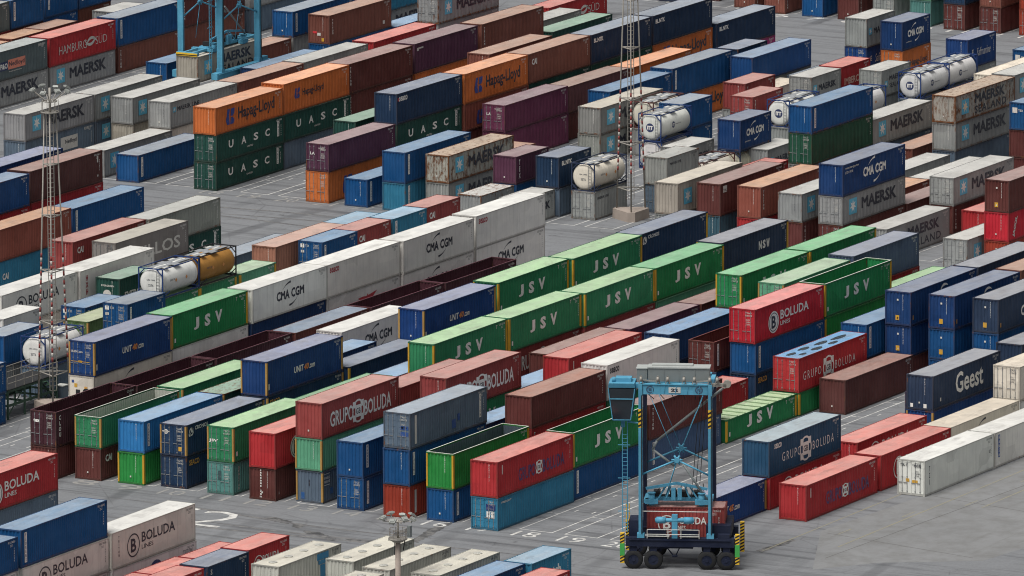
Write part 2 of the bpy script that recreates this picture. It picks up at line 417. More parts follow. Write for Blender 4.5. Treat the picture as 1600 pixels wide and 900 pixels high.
def circle_b(p, x, z, r, ringc, fillc, letterc):
    if fillc: onside('emblem', poly_mesh('emblem', [circ(0, 0, r)], ('disc', r)), p, x, z, fillc)
    onside('emblem', poly_mesh('emblem', ring(0, 0, r, r*.12)+([] if fillc else []), ('ring', r)), p, x, z, ringc, .004)
    if fillc: onside('emblem', poly_mesh('emblem', ring(0, 0, r*.86, r*.07), ('ring2', r)), p, x, z, letterc, .004)
    onside('lettering', text_mesh('B', r*1.15, r*.85, bold=.03), p, x-r*.42, z-r*.57, letterc, .006)
def seal(p, x, z, r, col, ink):
    onside('emblem', poly_mesh('emblem', ring(0, 0, r, r*.16), ('sring', r)), p, x, z, col)
    w = r*.95
    loops = [[(-w*.55, -w*.55), (w*.55, -w*.55), (w*.55, w*.55), (-w*.55, w*.55)]] + [[(sx*w*.35, sy*w*.9), (sx*w*.95, sy*w*.9), (sx*w*.95, sy*w*.35), (sx*w*.5, sy*w*.3)] for sx in (-1, 1) for sy in (-1, 1)]
    onside('emblem', poly_mesh('emblem', loops, ('seal', r)), p, x, z, col, .004)
    onside('lettering', text_mesh('GB', r*.5, r*.75), p, x-r*.38, z-r*.25, ink, .008)
def hl_emblem(p, x, z, s, col=HLBLUE):
    a = [[(.0, .28), (.20, 1.0), (.50, 1.0), (.38, .58), (.46, .0), (.12, .0)], [(.50, .0), (.92, .0), (1.05, .22), (.84, .44), (.60, .44)], [(.58, .52), (.86, .52), (1.02, .66), (1.08, 1.0), (.64, 1.0)]]
    onside('emblem', poly_mesh('emblem', [[(X*s, Y*s) for X, Y in l] for l in a], ('hl', s)), p, x, z, col)
def swoosh(p, x0, x1, z, h, col):
    """Two tapering curved strokes, one rising above the letters and one falling below them."""
    w = x1-x0
    def strokes():
        up, dn = [], []
        f = lambda t: (.22*w+.30*w*t, h*(1.08+.62*(1-(1-t)**2))); th = lambda t: h*(.03+.20*t)
        g = lambda t: (.46*w+.30*w*t, h*(-.70+.62*t*t)); tg = lambda t: h*(.03+.20*(1-t))
        for k in range(8):
            s, e = k/8, (k+1)/8
            (xa, ya), (xb, yb) = f(s), f(e); up.append([(xa, ya-th(s)/2), (xb, yb-th(e)/2), (xb, yb+th(e)/2), (xa, ya+th(s)/2)])
            (xa, ya), (xb, yb) = g(s), g(e); dn.append([(xa, ya-tg(s)/2), (xb, yb-tg(e)/2), (xb, yb+tg(e)/2), (xa, ya+tg(s)/2)])
        return up, dn
    up, dn = strokes()
    onside('emblem', poly_mesh('emblem', up, ('swu', round(w, 2), round(h, 2))), p, x0, z, col)
    onside('emblem', poly_mesh('emblem', dn, ('swd', round(w, 2), round(h, 2))), p, x0, z, col)
def starplate(p, x, z, s, sc=WHITE):
    plate(p, x, z, s, s*.95, LBLUE, 'emblem')
    onside('emblem', poly_mesh('emblem', [[(X*s*.40, Y*s*.42) for X, Y in star()]], ('star', s)), p, x+s/2, z+s*.475, sc, .005)

def marks(p, m, L, H):
    f20 = L < 7; c = p['ink']
    if m in ('jsv', 'jsvs'):
        if m == 'jsv' or True:
            for ch, x, w in (('J', 3.55, .85), ('S', 5.25, .95), ('V', 6.95, 1.15)): T(p, ch, x, H*.36, 1.02, w, WHITE, bold=.05)
        plate(p, .45, .5, .22, .36, WHITE); T(p, 'T', L-1.9, H-.55, .3, .25, OFFW)
        if m == 'jsvs': TE(p, 'JSV', .16, H-1.35, .28, .85, WHITE, bold=.04)
    elif m == 'tri': vert(p, 'TRITON', .42, H-.35, 1.75, .24, WHITE, bold=.03)
    elif m == 'trim':
        vert(p, 'TRITON', .55, H-.45, 1.5, .24, WHITE, bold=.03); plate(p, L-1.7, .5, .4, .35, OFFW); eplate(p, .5, 1.0, .45, .22, CORAL); eplate(p, 1.0, .8, .4, .28, OFFW); eplate(p, 1.5, .25, .28, .34, YEL)
    elif m in ('stk', 'stkl', 'bstk', 'rstk', 'vstk', 'grstk'):
        x, h = (.55, 1.85) if m != 'stkl' else (.5, 2.3)
        if m == 'grstk': plate(p, .75, .35, .3, H-.75, OFFW); return
        if m == 'rstk': vert(p, 'HXH', .85, H-.5, 1.7, .45, lin('9c2f3d'), bold=.05); return
        fc, tc = (WHITE, lin('1e4a80')) if m != 'bstk' else (lin('2b4c8c'), WHITE)
        plate(p, x, H-.25-h, .34, h, fc); o = vert(p, 'FLORENS' if m != 'bstk' else 'HANSA', x+.07, H-.33-.0, h-.16, .20, tc, bold=.03); o.location.y -= .005
    elif m in ('mae', 'maek', 'maexx'):
        ink = INK; k = .5 if f20 else 1
        starplate(p, 1.3*k, H*.30, 1.5*k); T(p, 'MAERSK', 3.7*k, H*.36, 1.15*k, 6.8*k, ink, bold=.035)
    elif m == 'maex': starplate(p, 1.1, H*.28, 1.5)
    elif m == 'maes': starplate(p, .45, H*.42, .7); T(p, 'MAERSK', 1.5, H*.42, .62, 3.6, INK, bold=.035)
    elif m == 'maerk': T(p, 'MAERSK', 1.2, H*.38, .72, 4.0, INK, bold=.035)
    elif m == 'mlg': starplate(p, .5, H-1.05, .5); T(p, 'MAERSK LINE', 1.3, H-1.0, .42, 4.0, INK, bold=.02)
    elif m == 'mls': T(p, 'MAERSK LINE', .6, H-.75, .24, 2.1, INK, bold=.02)
    elif m in ('msl',):
        starplate(p, 1.3, H*.25, 1.45, lin('e6cfae')); T(p, 'MAERSK', 4.0, H*.50, .95, 6.2, INK, bold=.035); T(p, 'SEALAND', 4.0, H*.14, .72, 6.5, INK, bold=.02, space=1.15)
    elif m == 'msls': starplate(p, .7, H*.35, .6); T(p, 'MAERSK', 1.7, H*.55, .5, 2.9, INK, bold=.03); T(p, 'SEALAND', 1.7, H*.28, .42, 2.9, INK, bold=.01)
    elif m == 'hl': hl_emblem(p, 1.9, H*.26, 1.45); T(p, 'Hapag-Lloyd', 4.1, H*.24, 1.45, 6.6, INK, bold=.02)
    elif m == 'hls': hl_emblem(p, 2.0, H*.42, .95); T(p, 'Hapag-Lloyd', 3.5, H*.40, .8, 3.9, INK, bold=.02)
    elif m == 'hlb': hl_emblem(p, 2.2, H*.15, 1.3)
    elif m == 'hld': hl_emblem(p, 2.6, H*.18, 1.6)
    elif m in ('hl2', 'hle'): hl_emblem(p, 1.9, H*.26, 1.45); T(p, 'Hapag-Lloyd', 3.9, H*.24, 1.45, 7.0, INK, bold=.02)
    elif m == 'hlt': hl_emblem(p, .6, H*.28, .8); T(p, 'Hapag-Lloyd', 1.7, H*.30, .78, 3.6, INK, bold=.02)
    elif m == 'uasc':
        for ch, x in zip('UASC', (2.2, 4.5, 6.7, 8.8)): T(p, ch, x, H*.42, .72, .85, WHITE, bold=.03)
        plate(p, 11.0, H*.30, .35, 1.45, WHITE); o = vert(p, 'UASC', 11.08, H*.30+1.38, 1.3, .2, lin('1e4b42'), bold=.03); o.location.y -= .005; T(p, 'UNITED', 5.5, H*.25, .16, 1.1, OFFW)
    elif m in ('cmab', 'cmac', 'cmaw', 'cmas'):
        ink = INK if m in ('cmab', 'cmas') else WHITE
        if f20: T(p, 'CMA CGM', 1.2, H*.42, .72, 3.4, ink, bold=.05); swoosh(p, 1.2, 4.6, H*.42, .72, ink); T(p, 'SHIPPING', .9, H*.24, .12, 1.1, OFFW)
        else:
            x0, w, h = (3.9, 4.5, .82) if m != 'cmac' else (4.0, 4.4, .9)
            T(p, 'CMA CGM', x0, H*.40, h, w, ink, bold=.04); swoosh(p, x0, x0+w, H*.40, h, ink)
            if m == 'cmac': T(p, 'www.cma-cgm.com', .5, H-.55, .22, 2.6, OFFW); T(p, 'LTD 1978', .5, H-.9, .22, 1.5, OFFW)
    elif m in ('bol', 'bol2'):
        circle_b(p, 3.3, H*.45, .92, WHITE, WHITE, INK); T(p, 'BOLUDA', 4.5, H*.46, .78, 5.0, WHITE, bold=.02); T(p, 'LINES', 4.5, H*.28, .36, 1.7, WHITE, bold=.01)
    elif m in ('bolk', 'bolk2', 'bolk3'):
        k = WHITE if m == 'bolk' else INK; s = .5 if f20 else 1
        circle_b(p, 3.1*s, H*.48, .92*(.75 if f20 else 1), k, None, k); T(p, 'BOLUDA', 4.3*s, H*.48, .8*(.7 if f20 else 1), 4.9*s, k, bold=.02); T(p, 'LINES', 4.3*s, H*.30, .34, 1.7*s, k, bold=.01)
        if m == 'bolk3': vert(p, 'TRITON', .9, H-.4, 1.6, .22, INK)
    elif m in ('gbw', 'gbp', 'gbw2', 'gbo'):
        if m == 'gbw': T(p, 'GRUPO', 1.3, H*.25, 1.25, 3.7, WHITE, bold=.02); seal(p, 5.75, H*.45, .95, WHITE, INK); T(p, 'BOLUDA', 6.7, H*.25, 1.25, 4.3, WHITE, bold=.02)
        elif m == 'gbp':
            pc = lin('4a2f62'); T(p, 'GRUPO', 3.4, H*.25, 1.05, 2.7, pc, bold=.02); T(p, 'BOLUDA', 7.3, H*.25, 1.05, 3.5, pc, bold=.02); seal(p, 6.7, H*.45, .55, WHITE, INK); plate(p, .75, H-1.1, .1, .75, WHITE)
        else:
            y = H*.42; T(p, 'GRUPO', 2.2 if m == 'gbw2' else .8, y-.3, .72, 3.2, WHITE, bold=-.005, space=1.3); seal(p, 6.2 if m == 'gbw2' else 5.3, y+.05, 1.0, WHITE, INK); T(p, 'BOLUDA', 7.4 if m == 'gbw2' else 6.5, y-.3, .72, 3.6, WHITE, bold=-.005, space=1.3)
            if m == 'gbw2': T(p, 'seaco', .9, H-.75, .42, 1.2, WHITE, bold=.02)
    elif m in ('unit', 'unitd', 'unit5'):
        T(p, 'UNIT', 4.4, H*.40, .52, 1.5, WHITE, bold=.02, shear=.15); T(p, '40' if m != 'unit5' else '45', 5.95, H*.40, .52, .8, lin('c97b3c'), bold=.05, shear=.15); T(p, '.com', 6.8, H*.40, .36, .9, WHITE, bold=.02, shear=.15)
        plate(p, .3, .5, .2, .5, OFFW)
        if m == 'unitd': TE(p, 'UNIT45.com', .22, H-1.0, .2, 1.1, OFFW); eplate(p, .2, 1.15, 1.75, .05, YEL); eplate(p, .9, 1.1, .35, .16, YEL)
    elif m in ('cronos', 'cronosw'):
        onside('emblem', poly_mesh('emblem', ring(0, 0, .33, .11) + [circ(.12, .1, .2, 12)] + [circ(-.25, -.2, .16, 10)], ('cr',)), p, .85, H-.65, WHITE); T(p, 'CRONOS', 1.4, H-.6, .32, 2.0, WHITE, bold=.02)
        if m == 'cronos': onend('emblem', poly_mesh('emblem', ring(0, 0, .2, .1) + [[(-.35, -.02), (.35, -.02), (.35, .06), (-.35, .06)]], ('cre',)), p, .55, H-.65, OFFW); eplate(p, 1.7, .45, .3, .35, YEL)
    elif m in ('seaco', 'seacor', 'seacok', 'seacow', 'seacox'):
        T(p, 'SEACO' if m in ('seaco',) else 'seaco', .45, H-.78, .46, 1.55, {'seaco': GOLD, 'seacor': lin('a03440'), 'seacok': INK, 'seacow': WHITE, 'seacox': WHITE}[m], bold=.03)
        if m == 'seacox': plate(p, .2, H-.72, .16, .3, CORAL)
    elif m in ('cai', 'caim', 'cais'): T(p, 'CAI', .75 if not f20 else .55, H-1.15 if m != 'cais' else .9, .58, 1.0, WHITE, bold=.04)
    elif m == 'seacous': onend('lettering', text_mesh('\n'.join('seacous.com'), 2.3, .2, bold=.04, line=.8), p, .95, .2, WHITE); T(p, '5', .5, .5, .2, .1, OFFW)
    elif m == 'box': plate(p, .5, H-.75, .35, .3, OFFW); plate(p, .9, H-.6, .8, .16, OFFW)
    elif m == 'nsw':
        for ch, x in zip('NSW', (6.8, 7.5, 8.2)): T(p, ch, x, H*.40, .75, .55, WHITE, bold=.05)
    elif m == 'geest': T(p, 'Geest', 4.1, H*.24, 1.75, 5.0, WHITE, bold=.02); eplate(p, .35, .2, .25, .32, WHITE); eplate(p, 1.55, .2, .28, .34, WHITE); plate(p, 1.3, .6, .2, .3, OFFW)
    elif m == 'pin': T(p, 'PINILLOS', 1.0, H*.28, 1.1, 9.8, OFFW, bold=.02)
    elif m in ('hs', 'hst'):
        if m == 'hst': T(p, 'HAMBURG', 1.2, H*.2, .5, 2.6, WHITE); return
        T(p, 'HAMBURG', 1.7, H*.33, .85, 5.1, OFFW, bold=-.01); T(p, 'SÜD', 8.5, H*.36, .95, 2.1, OFFW, bold=-.01)
        onside('emblem', poly_mesh('emblem', arc(.2, -.5, 1.0, .75, 2.6, .6, .28) + arc(-.2, .7, 1.0, .8, 5.9, 3.7, .3), ('hsx',)), p, 7.6, H*.5, OFFW)
    elif m == 'hsw': T(p, 'SÜD', 8.3, H*.34, .95, 2.3, OFFW, bold=-.01); onside('emblem', poly_mesh('emblem', arc(.2, -.5, 1.0, .75, 2.6, .6, .28) + arc(-.2, .7, 1.0, .8, 5.9, 3.7, .3), ('hsx',)), p, 7.3, H*.5, OFFW)
    elif m == 'pno':
        plate(p, 3.6, H*.33, 1.5, .85, lin('1d2c55')); plate(p, 5.1, H*.33, 3.1, .95, lin('d9826a')); o = T(p, 'P&O', 3.7, H*.38, .55, 1.3, WHITE, bold=.03); o.location.y -= .005; o = T(p, 'Nedlloyd', 5.25, H*.38, .6, 2.8, INK, bold=.02); o.location.y -= .005
        T(p, 'www.ponl.com', 5.2, H*.22, .18, 2.3, OFFW); T(p, 'PONU', L-1.6, H-.5, .3, 1.0, OFFW)
    elif m == 'pnol': plate(p, 6.2, H*.28, 3.0, 1.25, OFFW); o = T(p, 'Nedlloyd', 7.0, H*.46, .5, 2.0, INK, bold=.03); o.location.y -= .005; T(p, 'PONU 7', L-1.8, H-.5, .3, 1.2, OFFW)
    elif m == 'ever': T(p, 'EVERGREEN', .85, H*.28, .62, 4.6, OFFW, bold=.04); onend('emblem', poly_mesh('emblem', [circ(0, 0, .42)], ('evd',)), p, 1.15, 1.15, OFFW); TE(p, 'EVERGREEN', .55, H-.75, .16, 1.3, OFFW)
    elif m == 'tex': vert(p, 'TEX' if f20 else 'CLOU', .5 if f20 else .45, H-.35, 1.75, .34, WHITE, bold=.03); (None if f20 else TE(p, 'tex', .3, H-.95, .3, .6, WHITE, bold=.05))
    elif m == 'bntk': T(p, 'BL.NTK', .6, H-.85, .42, 1.9, WHITE, bold=.05)
    elif m == 'one': T(p, 'ONE', 4.0, H*.36, 1.1, 4.0, OFFW, bold=.05)
    elif m == 'cap': T(p, 'CAPITAL', 6.2, H*.45, .62, 3.2, OFFW, bold=.01, space=1.2)
    elif m == 'jac': o = onside('lettering', text_mesh('JACOL', .5, 1.9, bold=.05), p, 1.25, .25, OFFW); o.rotation_euler = (R(90), R(-70), 0)
    elif m == 'safm': T(p, 'Safmarine', 1.9, H*.36, .8, 3.0, OFFW, bold=0, shear=.25); T(p, 'E', .9, H*.45, .5, .35, OFFW)
    elif m == 'imp': T(p, 'IMBERCX', .7, H*.28, .68, 3.6, lin('e0b8a8'), bold=.02)
    elif m == 'dutch': T(p, 'Dutch', 1.9, H*.38, .85, 2.6, WHITE, bold=.05)
    elif m == 'evg': plate(p, .25, H-1.2, .9, .06, OFFW); plate(p, .25, H-.3, .9, .05, OFFW); T(p, 'FREE', .3, H-.7, .2, .9, OFFW); T(p, 'MARINE', .3, H-1.0, .2, .9, OFFW); eplate(p, .45, .25, .3, .55, lin('1c4f86')); eplate(p, 1.15, 1.35, .1, .5, INK); plate(p, 1.2, .6, .5, .5, lin('1c4f86'))
    elif m == 'oldpatch':
        bl = lin('274a86'); eplate(p, 1.5, 1.55, .75, .32, bl); eplate(p, 1.5, 1.05, .75, .34, bl); eplate(p, 1.62, 1.66, .2, .12, WHITE, 'sticker'); eplate(p, 1.95, 1.66, .2, .12, WHITE)
        plate(p, .75, .35, .3, H-.6, OFFW); plate(p, 11.0, .6, .3, 1.9, WHITE); o = vert(p, 'TRITON', 11.06, 2.4, 1.7, .18, INK); o.location.y -= .005; plate(p, 6.6, .5, .65, .7, bl); plate(p, 7.5, 1.0, .4, .55, bl)
    elif m in ('lab', 'lab2', 'olab'):
        if m != 'olab': eplate(p, .98, .45, .34, .42, YEL); eplate(p, 1.1, H-.8, .16, .16, OFFW)
        if m == 'lab2': plate(p, .35, .5, .2, .38, lin('a97b33')); onside('emblem', poly_mesh('emblem', arc(0, 0, .9, .5, 2.6, 1.0, .22), ('lsw',)), p, 6.4, H-.95, WHITE); T(p, 'CMA CGM', 4.2, H*.28, .9, 4.2, WHITE, bold=.04)
        if m == 'olab': T(p, 'HPL', .8, H-1.3, .6, 1.6, lin('c98a3a'), bold=.06)
    elif m == 'wing':
        onside('emblem', poly_mesh('emblem', [[(0, .75), (.9, .35), (1.5, .35), (1.65, .1), (1.8, .35), (2.4, .45), (3.3, 1.0), (2.2, .85), (1.8, .8), (1.65, .95), (1.5, .75), (.9, .8)]], ('wing',)), p, 5.0, H*.45, lin('b03a44'))
        T(p, 'TRANSFRIGO', 5.3, H*.25, .42, 2.6, lin('2c4785'), bold=.03)
    elif m == 'vert': vert(p, 'GENSTAR', .75, H-.35, 1.9, .26, OFFW, bold=.02); eplate(p, 1.0, 1.15, .3, .75, lin('2f4a4c'))
    elif m == 'sqlab': plate(p, .55, H-.85, .75, .6, OFFW); T(p, 'TAL', .62, H-.75, .22, .6, INK).location.y -= .005
    elif m in ('rmarks', 'marks', 'dmark', 'mk', 'sq', 'oocl', 'old', 'fin', 'tlogo', 'bl', 'yel'):
        if m == 'oocl': eplate(p, .22, H-.6, .38, .34, WHITE); TE(p, 'TEX', .7, H-.5, .18, .4, OFFW); eplate(p, .25, H-1.05, .34, .22, OFFW); plate(p, .42, H-1.75, .28, 1.45, WHITE); vert(p, 'TEX', .47, H-.4, 1.2, .18, INK).location.y -= .005
        elif m == 'old': eplate(p, 1.35, 1.6, .85, .5, lin('1d2f66')); eplate(p, 1.4, .95, .3, .55, WHITE); eplate(p, 1.8, .95, .3, .55, WHITE); T(p, 'FREIGHT', .6, H-.5, .16, 1.6, OFFW)
        elif m == 'dmark': TE(p, 'LA', .45, H-1.05, .26, .5, WHITE); TE(p, 'YMLU', 1.3, H-.5, .14, .6, OFFW)
        elif m == 'mk': T(p, 'S', .5, H-.7, .4, .25, OFFW)
        elif m == 'sq': eplate(p, .3, H-1.0, .5, .5, OFFW); TE(p, 'TEX', .9, H-.85, .2, .5, OFFW)
        elif m == 'fin': onside('emblem', poly_mesh('emblem', arc(0, 0, .8, .55, 3.4, .4, .3) + arc(.5, -.35, .8, .45, .2, -2.2, .28), ('fin',)), p, 6.4, H*.55, lin('27406f')); T(p, 'TRITON', 10.2, H-.9, .5, 1.4, lin('8a8c90'))
        elif m == 'tlogo': onside('emblem', poly_mesh('emblem', [[(0, .9), (1.7, .9), (1.7, 1.4), (0, 1.4)], [(.2, .55), (1.5, .55), (1.5, .85), (.2, .85)], [(.45, -.6), (1.2, -.6), (1.2, .5), (.45, .5)]], ('tl',)), p, 5.6, H*.40, lin('2f86b4'))
        elif m == 'bl': T(p, 'bulk', 4.9, H*.42, .62, 1.6, lin('3a86ac'), bold=.08)
        elif m == 'rmarks': vert(p, 'TZS', .75, H-.55, 1.5, .2, INK); TE(p, 'TRIU 1', .25, H-.55, .2, .55, INK); TE(p, 'TRIU 40', 1.3, H-.5, .14, .8, INK); eplate(p, .75, 1.1, .3, .26, YEL); eplate(p, 1.3, 1.05, .5, .22, YEL); T(p, 'SZ', L-.9, H*.5, .25, .3, INK)
        elif m == 'marks': plate(p, L-.9, .6, .2, .18, OFFW); plate(p, L-.9, H-1.0, .2, .6, OFFW)

def codes(p, L, H, col):
    """Owner number, size code and weight panel that every container carries, small at its right-hand end."""
    s = p['code']
    onside('lettering', text_mesh(s + '\n22G1', .42, 1.0, bold=0), p, L-1.35, H-.62, col)
    vert(p, s[4:], L-.55, H-.75, 1.05, .10, col, bold=0)
def make_container(x, y, z, L, H, spec, rng, hidden=False):
    colr, m, opt = spec
    tank, openc, reef, bulk = 'K' in opt, 'O' in opt, 'R' in opt, 'B' in opt
    kind = 'reefer' if reef else 'bulk' if bulk else 'std'
    wear = 1.0 if colr == 'rusty' else .75 if 'r' in opt else .5 if 'y' in opt else .30 if 's' in opt else rng.uniform(.06, .46)
    if reef: wear *= .5
    g_ = rng.uniform(.90, 1.08); rgb = tuple(max(.004, c*g_*rng.uniform(.98, 1.02)) for c in PAL[colr]); col = rgb+(wear,)
    name = 'tank_container' if tank else 'open_top_container' if openc else 'refrigerated_container' if reef else 'bulk_container' if bulk else 'short_container' if L < 7 else 'shipping_container'
    if tank: return make_tank(name, x, y, z, L, H, spec, rgb, rng)
    if hidden:
        o = link(name, body_mesh(L, H, kind), None, col, (x, y, z))
        link('roof', roof_mesh(L, H, kind), o, col); link('end_wall', end_mesh(H), o, col)
        return o
    o = empty(name, (x, y, z))
    code = rng.choice(('TRLU', 'FSCU', 'TGHU', 'CAIU', 'MSKU', 'GESU')) + ' %06d' % rng.randrange(999999)
    p = dict(o=o, ys=(.006 if reef else .022), xe=(.026 if 'D' not in opt else .008), ink=WHITE, code=code)
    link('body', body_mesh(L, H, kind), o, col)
    if not openc:
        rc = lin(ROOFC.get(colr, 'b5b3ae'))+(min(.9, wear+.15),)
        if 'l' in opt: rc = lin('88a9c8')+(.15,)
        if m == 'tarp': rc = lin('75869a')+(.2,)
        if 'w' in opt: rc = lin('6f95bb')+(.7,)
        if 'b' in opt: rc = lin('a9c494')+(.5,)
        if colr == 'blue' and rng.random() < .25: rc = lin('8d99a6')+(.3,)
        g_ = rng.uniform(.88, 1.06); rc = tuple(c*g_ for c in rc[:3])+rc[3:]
        if 'T' in opt: rc = lin('5d9ccb')+(0,)
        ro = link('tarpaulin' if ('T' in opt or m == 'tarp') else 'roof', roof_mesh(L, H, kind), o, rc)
        if 'T' in opt:
            for px, py, rx, ry in ((1.5, 1.5, .75, .28), (2.0, .7, .6, .22), (4.0, 1.65, .9, .3), (4.6, .75, .9, .32), (6.8, 1.5, 1.1, .3), (7.4, .7, .8, .25), (9.6, 1.3, 1.3, .3)):
                e = link('patch', poly_mesh('patch', [[(rx*math.cos(a)*(1+.15*math.sin(3*a)), ry*math.sin(a)) for a in [k*.4488 for k in range(14)]]], (rx, ry)), ro, lin('23323c')+(1,)); e.location = (px, py, H-.012)  # flat dark ovals painted for the shaded inside seen through tarpaulin holes
        if colr == 'fgreen' and 'b' in opt:                                                            # roof bows of the low container
            bm = bmesh.new()
            for k in range(9): box(bm, .5+k*1.35, .08, H-.02, .72+k*1.35, CW-.08, H+.03)
            link('roof_bow', cached(('bows', H), lambda: mesh('roof_bow', bm, PAINT)), o, lin('859d78')+(.5,))
        if bulk:
            def hm():
                bm = bmesh.new(); tube(bm, (0, 0, 0), (0, 0, .07), .33, 20); tube(bm, (0, 0, .07), (0, 0, .10), .12, 14); return mesh('hatch', bm, ROOF)
            for k in range(4):
                h = link('hatch', cached('hatch', hm), o, tuple(.78*c for c in rgb)+(.6,)); h.location = (1.2+k*2.25, 1.25, H-.03)
    else:
        tr = lin('d5d8cc')+(.1,) if colr in ('green', 'fgreen', 'bgreen') else tuple(min(1, c*1.7+.02) for c in rgb)+(.3,)
        link('top_rail', rail_mesh(L, H), o, tr)
        if 'g' in opt: link('lining', lining_mesh(L, H), o, lin('b9b8ae' if colr == 'green' else '4b5560')+(.4,))
        if m == 'tarpend':
            e = link('tarpaulin', poly_mesh('tarpaulin', [[(0, 0), (2.6, 0), (2.6, 2.1), (0, 2.1)]], 'te'), o, lin('3d5f8f')+(1,)); e.location = (L-2.7, .17, H-.5); e.rotation_euler = (0, R(-14), 0)
    if 'U' in opt: reefer_unit(o, H, col)
    elif 'D' in opt:
        for sd in (0, 1):
            d = link('door', door_mesh(H, sd, reef), o, col)
            ys = (.42, .86) if sd == 0 else (1.58, 2.02)
            for yy in ys:
                r = link('locking_rod', rod_mesh(H), d); r.location = (.005, yy, 0)
        TE(p, code[:4]+'\n'+code[5:], 1.5, H-.62, .36, .62, OFFW if not reef else INK, bold=0); TE(p, '22G1\n30480\n2200', 1.55, H-1.35, .5, .42, OFFW if not reef else INK, bold=0)
    else:
        link('end_wall', end_mesh(H), o, col)
        if rng.random() < .75: onend('lettering', text_mesh('\n'.join(code.replace(' ', '')), 1.35, .085, bold=0, line=.9), p, 1.62, H-1.6, WHITE if sum(rgb) < .9 else INK)
        if rng.random() < .4: eplate(p, 1.1, .55, .13, .14, OFFW)
    if 'P' in opt or 'p' in opt:
        pc = (lin('c79a30') if 'P' in opt and colr != 'unitblue' else lin('b08a4c'))+(.35,)
        for k in (0, 1, 2):
            q = link('corner_post', post_mesh(H, k), o, pc)
            if k == 2: q.location.x = L-.20
    marks(p, m, L, H)
    if m not in ('old',): codes(p, L, H, WHITE if sum(rgb) < 1.0 else INK)
    return o
def reefer_unit(o, H, col):
    def f():
        bm = bmesh.new(); box(bm, .02, .12, .17, .08, CW-.12, H-.11, 0)
        box(bm, .004, .3, .25, .03, 1.25, 1.0, 1); box(bm, .004, 1.35, .35, .03, 2.1, .85, 1)
        tube(bm, (.03, .75, 1.55), (-.005, .75, 1.55), .36, 18, mi=1); box(bm, -.004, 1.35, 1.3, .03, 1.75, 1.75, 1)
        return mesh('cooling_unit', bm, [PAINT, DARK])
    u = link('cooling_unit', cached(('ru', H), f), o, col)
    p = dict(o=o, ys=0, xe=.0); eplate(p, .55, 1.95, .28, .3, YEL); eplate(p, 1.5, 1.85, .3, .2, lin('d09a4a')); eplate(p, .3, 2.3, .22, .22, lin('2b4785'))
